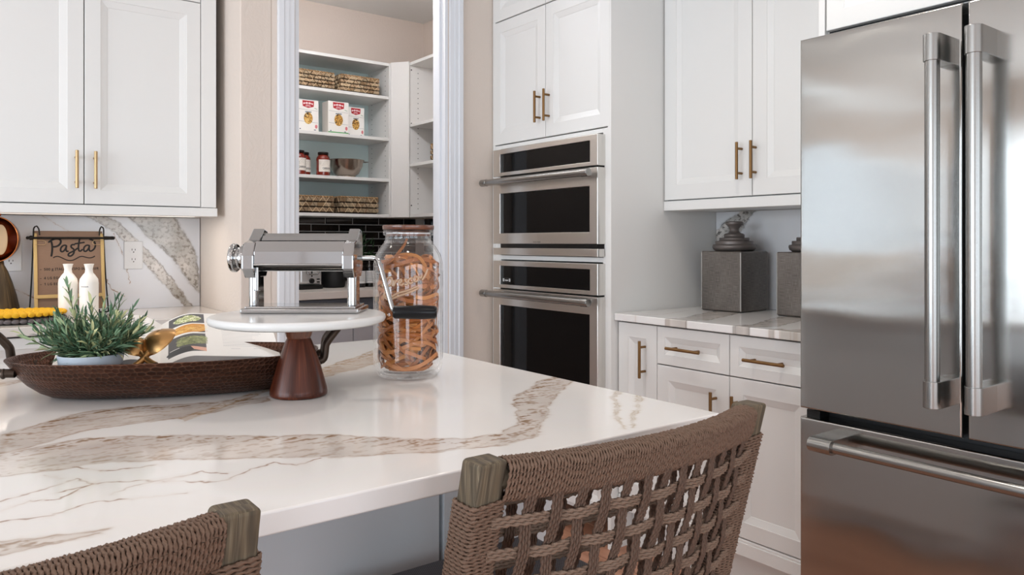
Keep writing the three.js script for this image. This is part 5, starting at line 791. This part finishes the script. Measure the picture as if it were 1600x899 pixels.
// ================================================================== STOOLS
// stool: own z points back (towards the viewer), origin on the floor below the top of its back
{
  const t = thing('counter_stool', 'rope woven counter stool with wooden corner posts, the one fully in view', 'stool', [0.6675, 0, -0.6325], 0, 'woven counter stools at the island');
  const HW = 0.2225, YT = 0.968, LEAN = 0.255, P = 0.0355, lean = (y) => -(YT - y) * LEAN, BOW = 0.042, bow = (x) => BOW * (1 - (x / HW) ** 2);
  const post = (s) => { const h = YT - 0.6, g = rbox(P, h, P, 0.005, 0, -h / 2, 0, 3), p = g.attributes.position; for (let i = 0; i < p.count; i++) p.setZ(i, p.getZ(i) + p.getY(i) * LEAN); return uvBox(g.translate(s * HW, YT, 0), 6); };
  for (const s of [-1, 1]) part(t, 'post', post(s), M.postWood);
  const rail = (y, rx) => { const pts = []; for (let i = 0; i <= 12; i++) { const x = -HW + i / 12 * 2 * HW; pts.push(V3(x, y, lean(y) + bow(x))); } return new THREE.TubeGeometry(new THREE.CatmullRomCurve3(pts), 40, rx, 10); };
  // wraps: a cord wound round a rounded bar section
  const section = (w, h, r) => { const o = []; for (const [cx, cy, a] of [[w / 2 - r, h / 2 - r, 0], [-w / 2 + r, h / 2 - r, 1], [-w / 2 + r, -h / 2 + r, 2], [w / 2 - r, -h / 2 + r, 3]]) for (const q of [0, 0.5, 1]) { const b = (a + q) * Math.PI / 2; o.push([cx + Math.cos(b) * r, cy + Math.sin(b) * r]); } return o; };
  const railWrap = (yc, w, h, step, R, skew) => { const gs = [], S = section(w, h, 0.011); for (let x = -HW + P / 2 + 0.002; x < HW - P / 2; x += step) { const j = 0.0006 * (R() - 0.5), tz = -2 * BOW * x / HW / HW, pts = S.map(([a, b]) => V3(x - a * tz * 0.6 + skew * b, yc + b * (1 + j * 30), lean(yc) - 0 + bow(x) + a + (b) * LEAN)); gs.push(cord(pts, 0.0021, 0.009, 8, 4, true, R() * 6)); } return gs; };
  const R = rng(17);
  part(t, 'top_rail', rail(0.9445, 0.012), M.postWood); part(t, 'lower_rail', rail(0.625, 0.012), M.postWood);
  part(t, 'rail_wrap', railWrap(0.9435, 0.034, 0.044, 0.0036, R, 0.06), M.rope); part(t, 'rail_wrap', railWrap(0.625, 0.034, 0.036, 0.0045, R, 0.05), M.rope);
  for (const s of [-1, 1]) { const gs = []; for (let y = 0.922; y > 0.606; y -= 0.0044) gs.push(cord(section(P + 0.0048, P + 0.0048, 0.007).map(([a, b]) => V3(s * HW + a, y + 0.0012 * Math.sin(a * 60) + 0.0005 * (R() - 0.5), lean(y) + b)), 0.0024, 0.01, 8, 4, true, R() * 6)); part(t, 'post_wrap', gs, M.rope); }
  // woven straps: two layers, front and rear face of the back
  const nx = 13, pitchX = 0.0298, rows = []; for (let y = 0.9; y > 0.645; y -= 0.0375) rows.push(y);
  const xs = []; for (let i = 0; i < nx; i++) xs.push((i - (nx - 1) / 2) * pitchX);
  for (const layer of [1, -1]) {
    const off = layer * 0.0168, fine = layer > 0, amp = 0.0024;
    xs.forEach((x0, i) => {
      const x = x0 + (fine ? 0 : 0.006), ys = [0.936, 0.922, ...rows.flatMap((y, k) => (k < rows.length - 1 ? [y, (y + rows[k + 1]) / 2] : [y])), 0.635, 0.62], gs = [];
      for (let c = 0; c < 4; c++) { const xo = (c - 1.5) * 0.0031, pts = ys.map((y) => { const k = rows.indexOf(y), up = k < 0 ? 0 : ((k + i) % 2 ? amp : -amp); const xx = x + xo + (0.9 - y) * -0.03 * (x / HW) * 0; return V3(xx, y + (layer > 0 ? 0 : 0.008), lean(y) + bow(xx) + off + up); }); gs.push(cord(pts, 0.002, 0.0095, fine ? 8 : 6, fine ? 5 : 3, false, c * 1.3 + i)); }
      part(t, 'woven_strap', gs, M.ropeDark);
    });
    rows.forEach((y, k) => {
      const gs = [], X = [-HW + 0.004, -HW + 0.02, ...xs.flatMap((x, i) => (i < nx - 1 ? [x, (x + xs[i + 1]) / 2] : [x])), HW - 0.02, HW - 0.004];
      for (let c = 0; c < 3; c++) { const yo = (c - 1) * 0.0042, pts = X.map((x, q) => { const i = xs.indexOf(x), up = i < 0 ? 0 : ((k + i) % 2 ? -amp : amp), yy = y + yo + (layer > 0 ? 0 : 0.012) + 0.0012 * Math.sin(x * 60 + k * 2); return V3(x + (fine ? 0 : 0.006) * (Math.abs(x) < HW - 0.03 ? 1 : 0), yy, lean(yy) + (Math.abs(x) > HW - 0.01 ? 0.004 : bow(x)) + off + up); }); gs.push(cord(pts, 0.00245, 0.0105, fine ? 8 : 6, fine ? 5 : 3, false, c * 1.7 + k)); }
      part(t, 'woven_strap', gs, M.ropePale);
    });
  }
  // seat and frame
  const fab = std(0xffffff, 0.9, 0, { map: dataTex(128, 128, (u, v) => { const s = 0.5 + 0.5 * Math.sin(u * Math.PI * 2 * 16) * Math.sin(v * Math.PI * 2 * 16); return mixc([74, 72, 76], [132, 130, 134], s); }, true) });
  const z1 = lean(0.6) - 0.005;
  part(t, 'seat_frame', [rbox(0.46, 0.035, 0.03, 0.004, 0, 0.595, z1 - 0.36), rbox(0.46, 0.035, 0.03, 0.004, 0, 0.595, z1 + 0.0), rbox(0.03, 0.035, 0.36, 0.004, -0.215, 0.595, z1 - 0.18), rbox(0.03, 0.035, 0.36, 0.004, 0.215, 0.595, z1 - 0.18)].map((g) => uvBox(g, 6)), M.postWood);
  part(t, 'cushion', [uvBox(rbox(0.4, 0.05, 0.37, 0.022, -0.005, 0.637, z1 - 0.17, 5), 14)], fab);
  const leg = (x, z, y1) => uvBox(rbox(0.034, y1, 0.034, 0.004, x, y1 / 2, z, 2), 6);
  for (const s of [-1, 1]) { part(t, 'leg', leg(s * 0.216, z1 - 0.345, 0.58), M.postWood); part(t, 'leg', leg(s * HW, z1, 0.62), M.postWood); }
  part(t, 'stretcher', [rod([-0.21, 0.2, z1 - 0.345], [0.21, 0.2, z1 - 0.345], 0.012, 16), rod([-0.218, 0.26, z1 - 0.34], [-0.218, 0.26, z1], 0.011, 16), rod([0.218, 0.26, z1 - 0.34], [0.218, 0.26, z1], 0.011, 16)], M.postWood);
  copyOf(t, [-0.0255, 0, -0.645], 0, 'rope woven counter stool cut off by the bottom edge, showing one wooden corner post');
}

renderer.render(scene, camera);
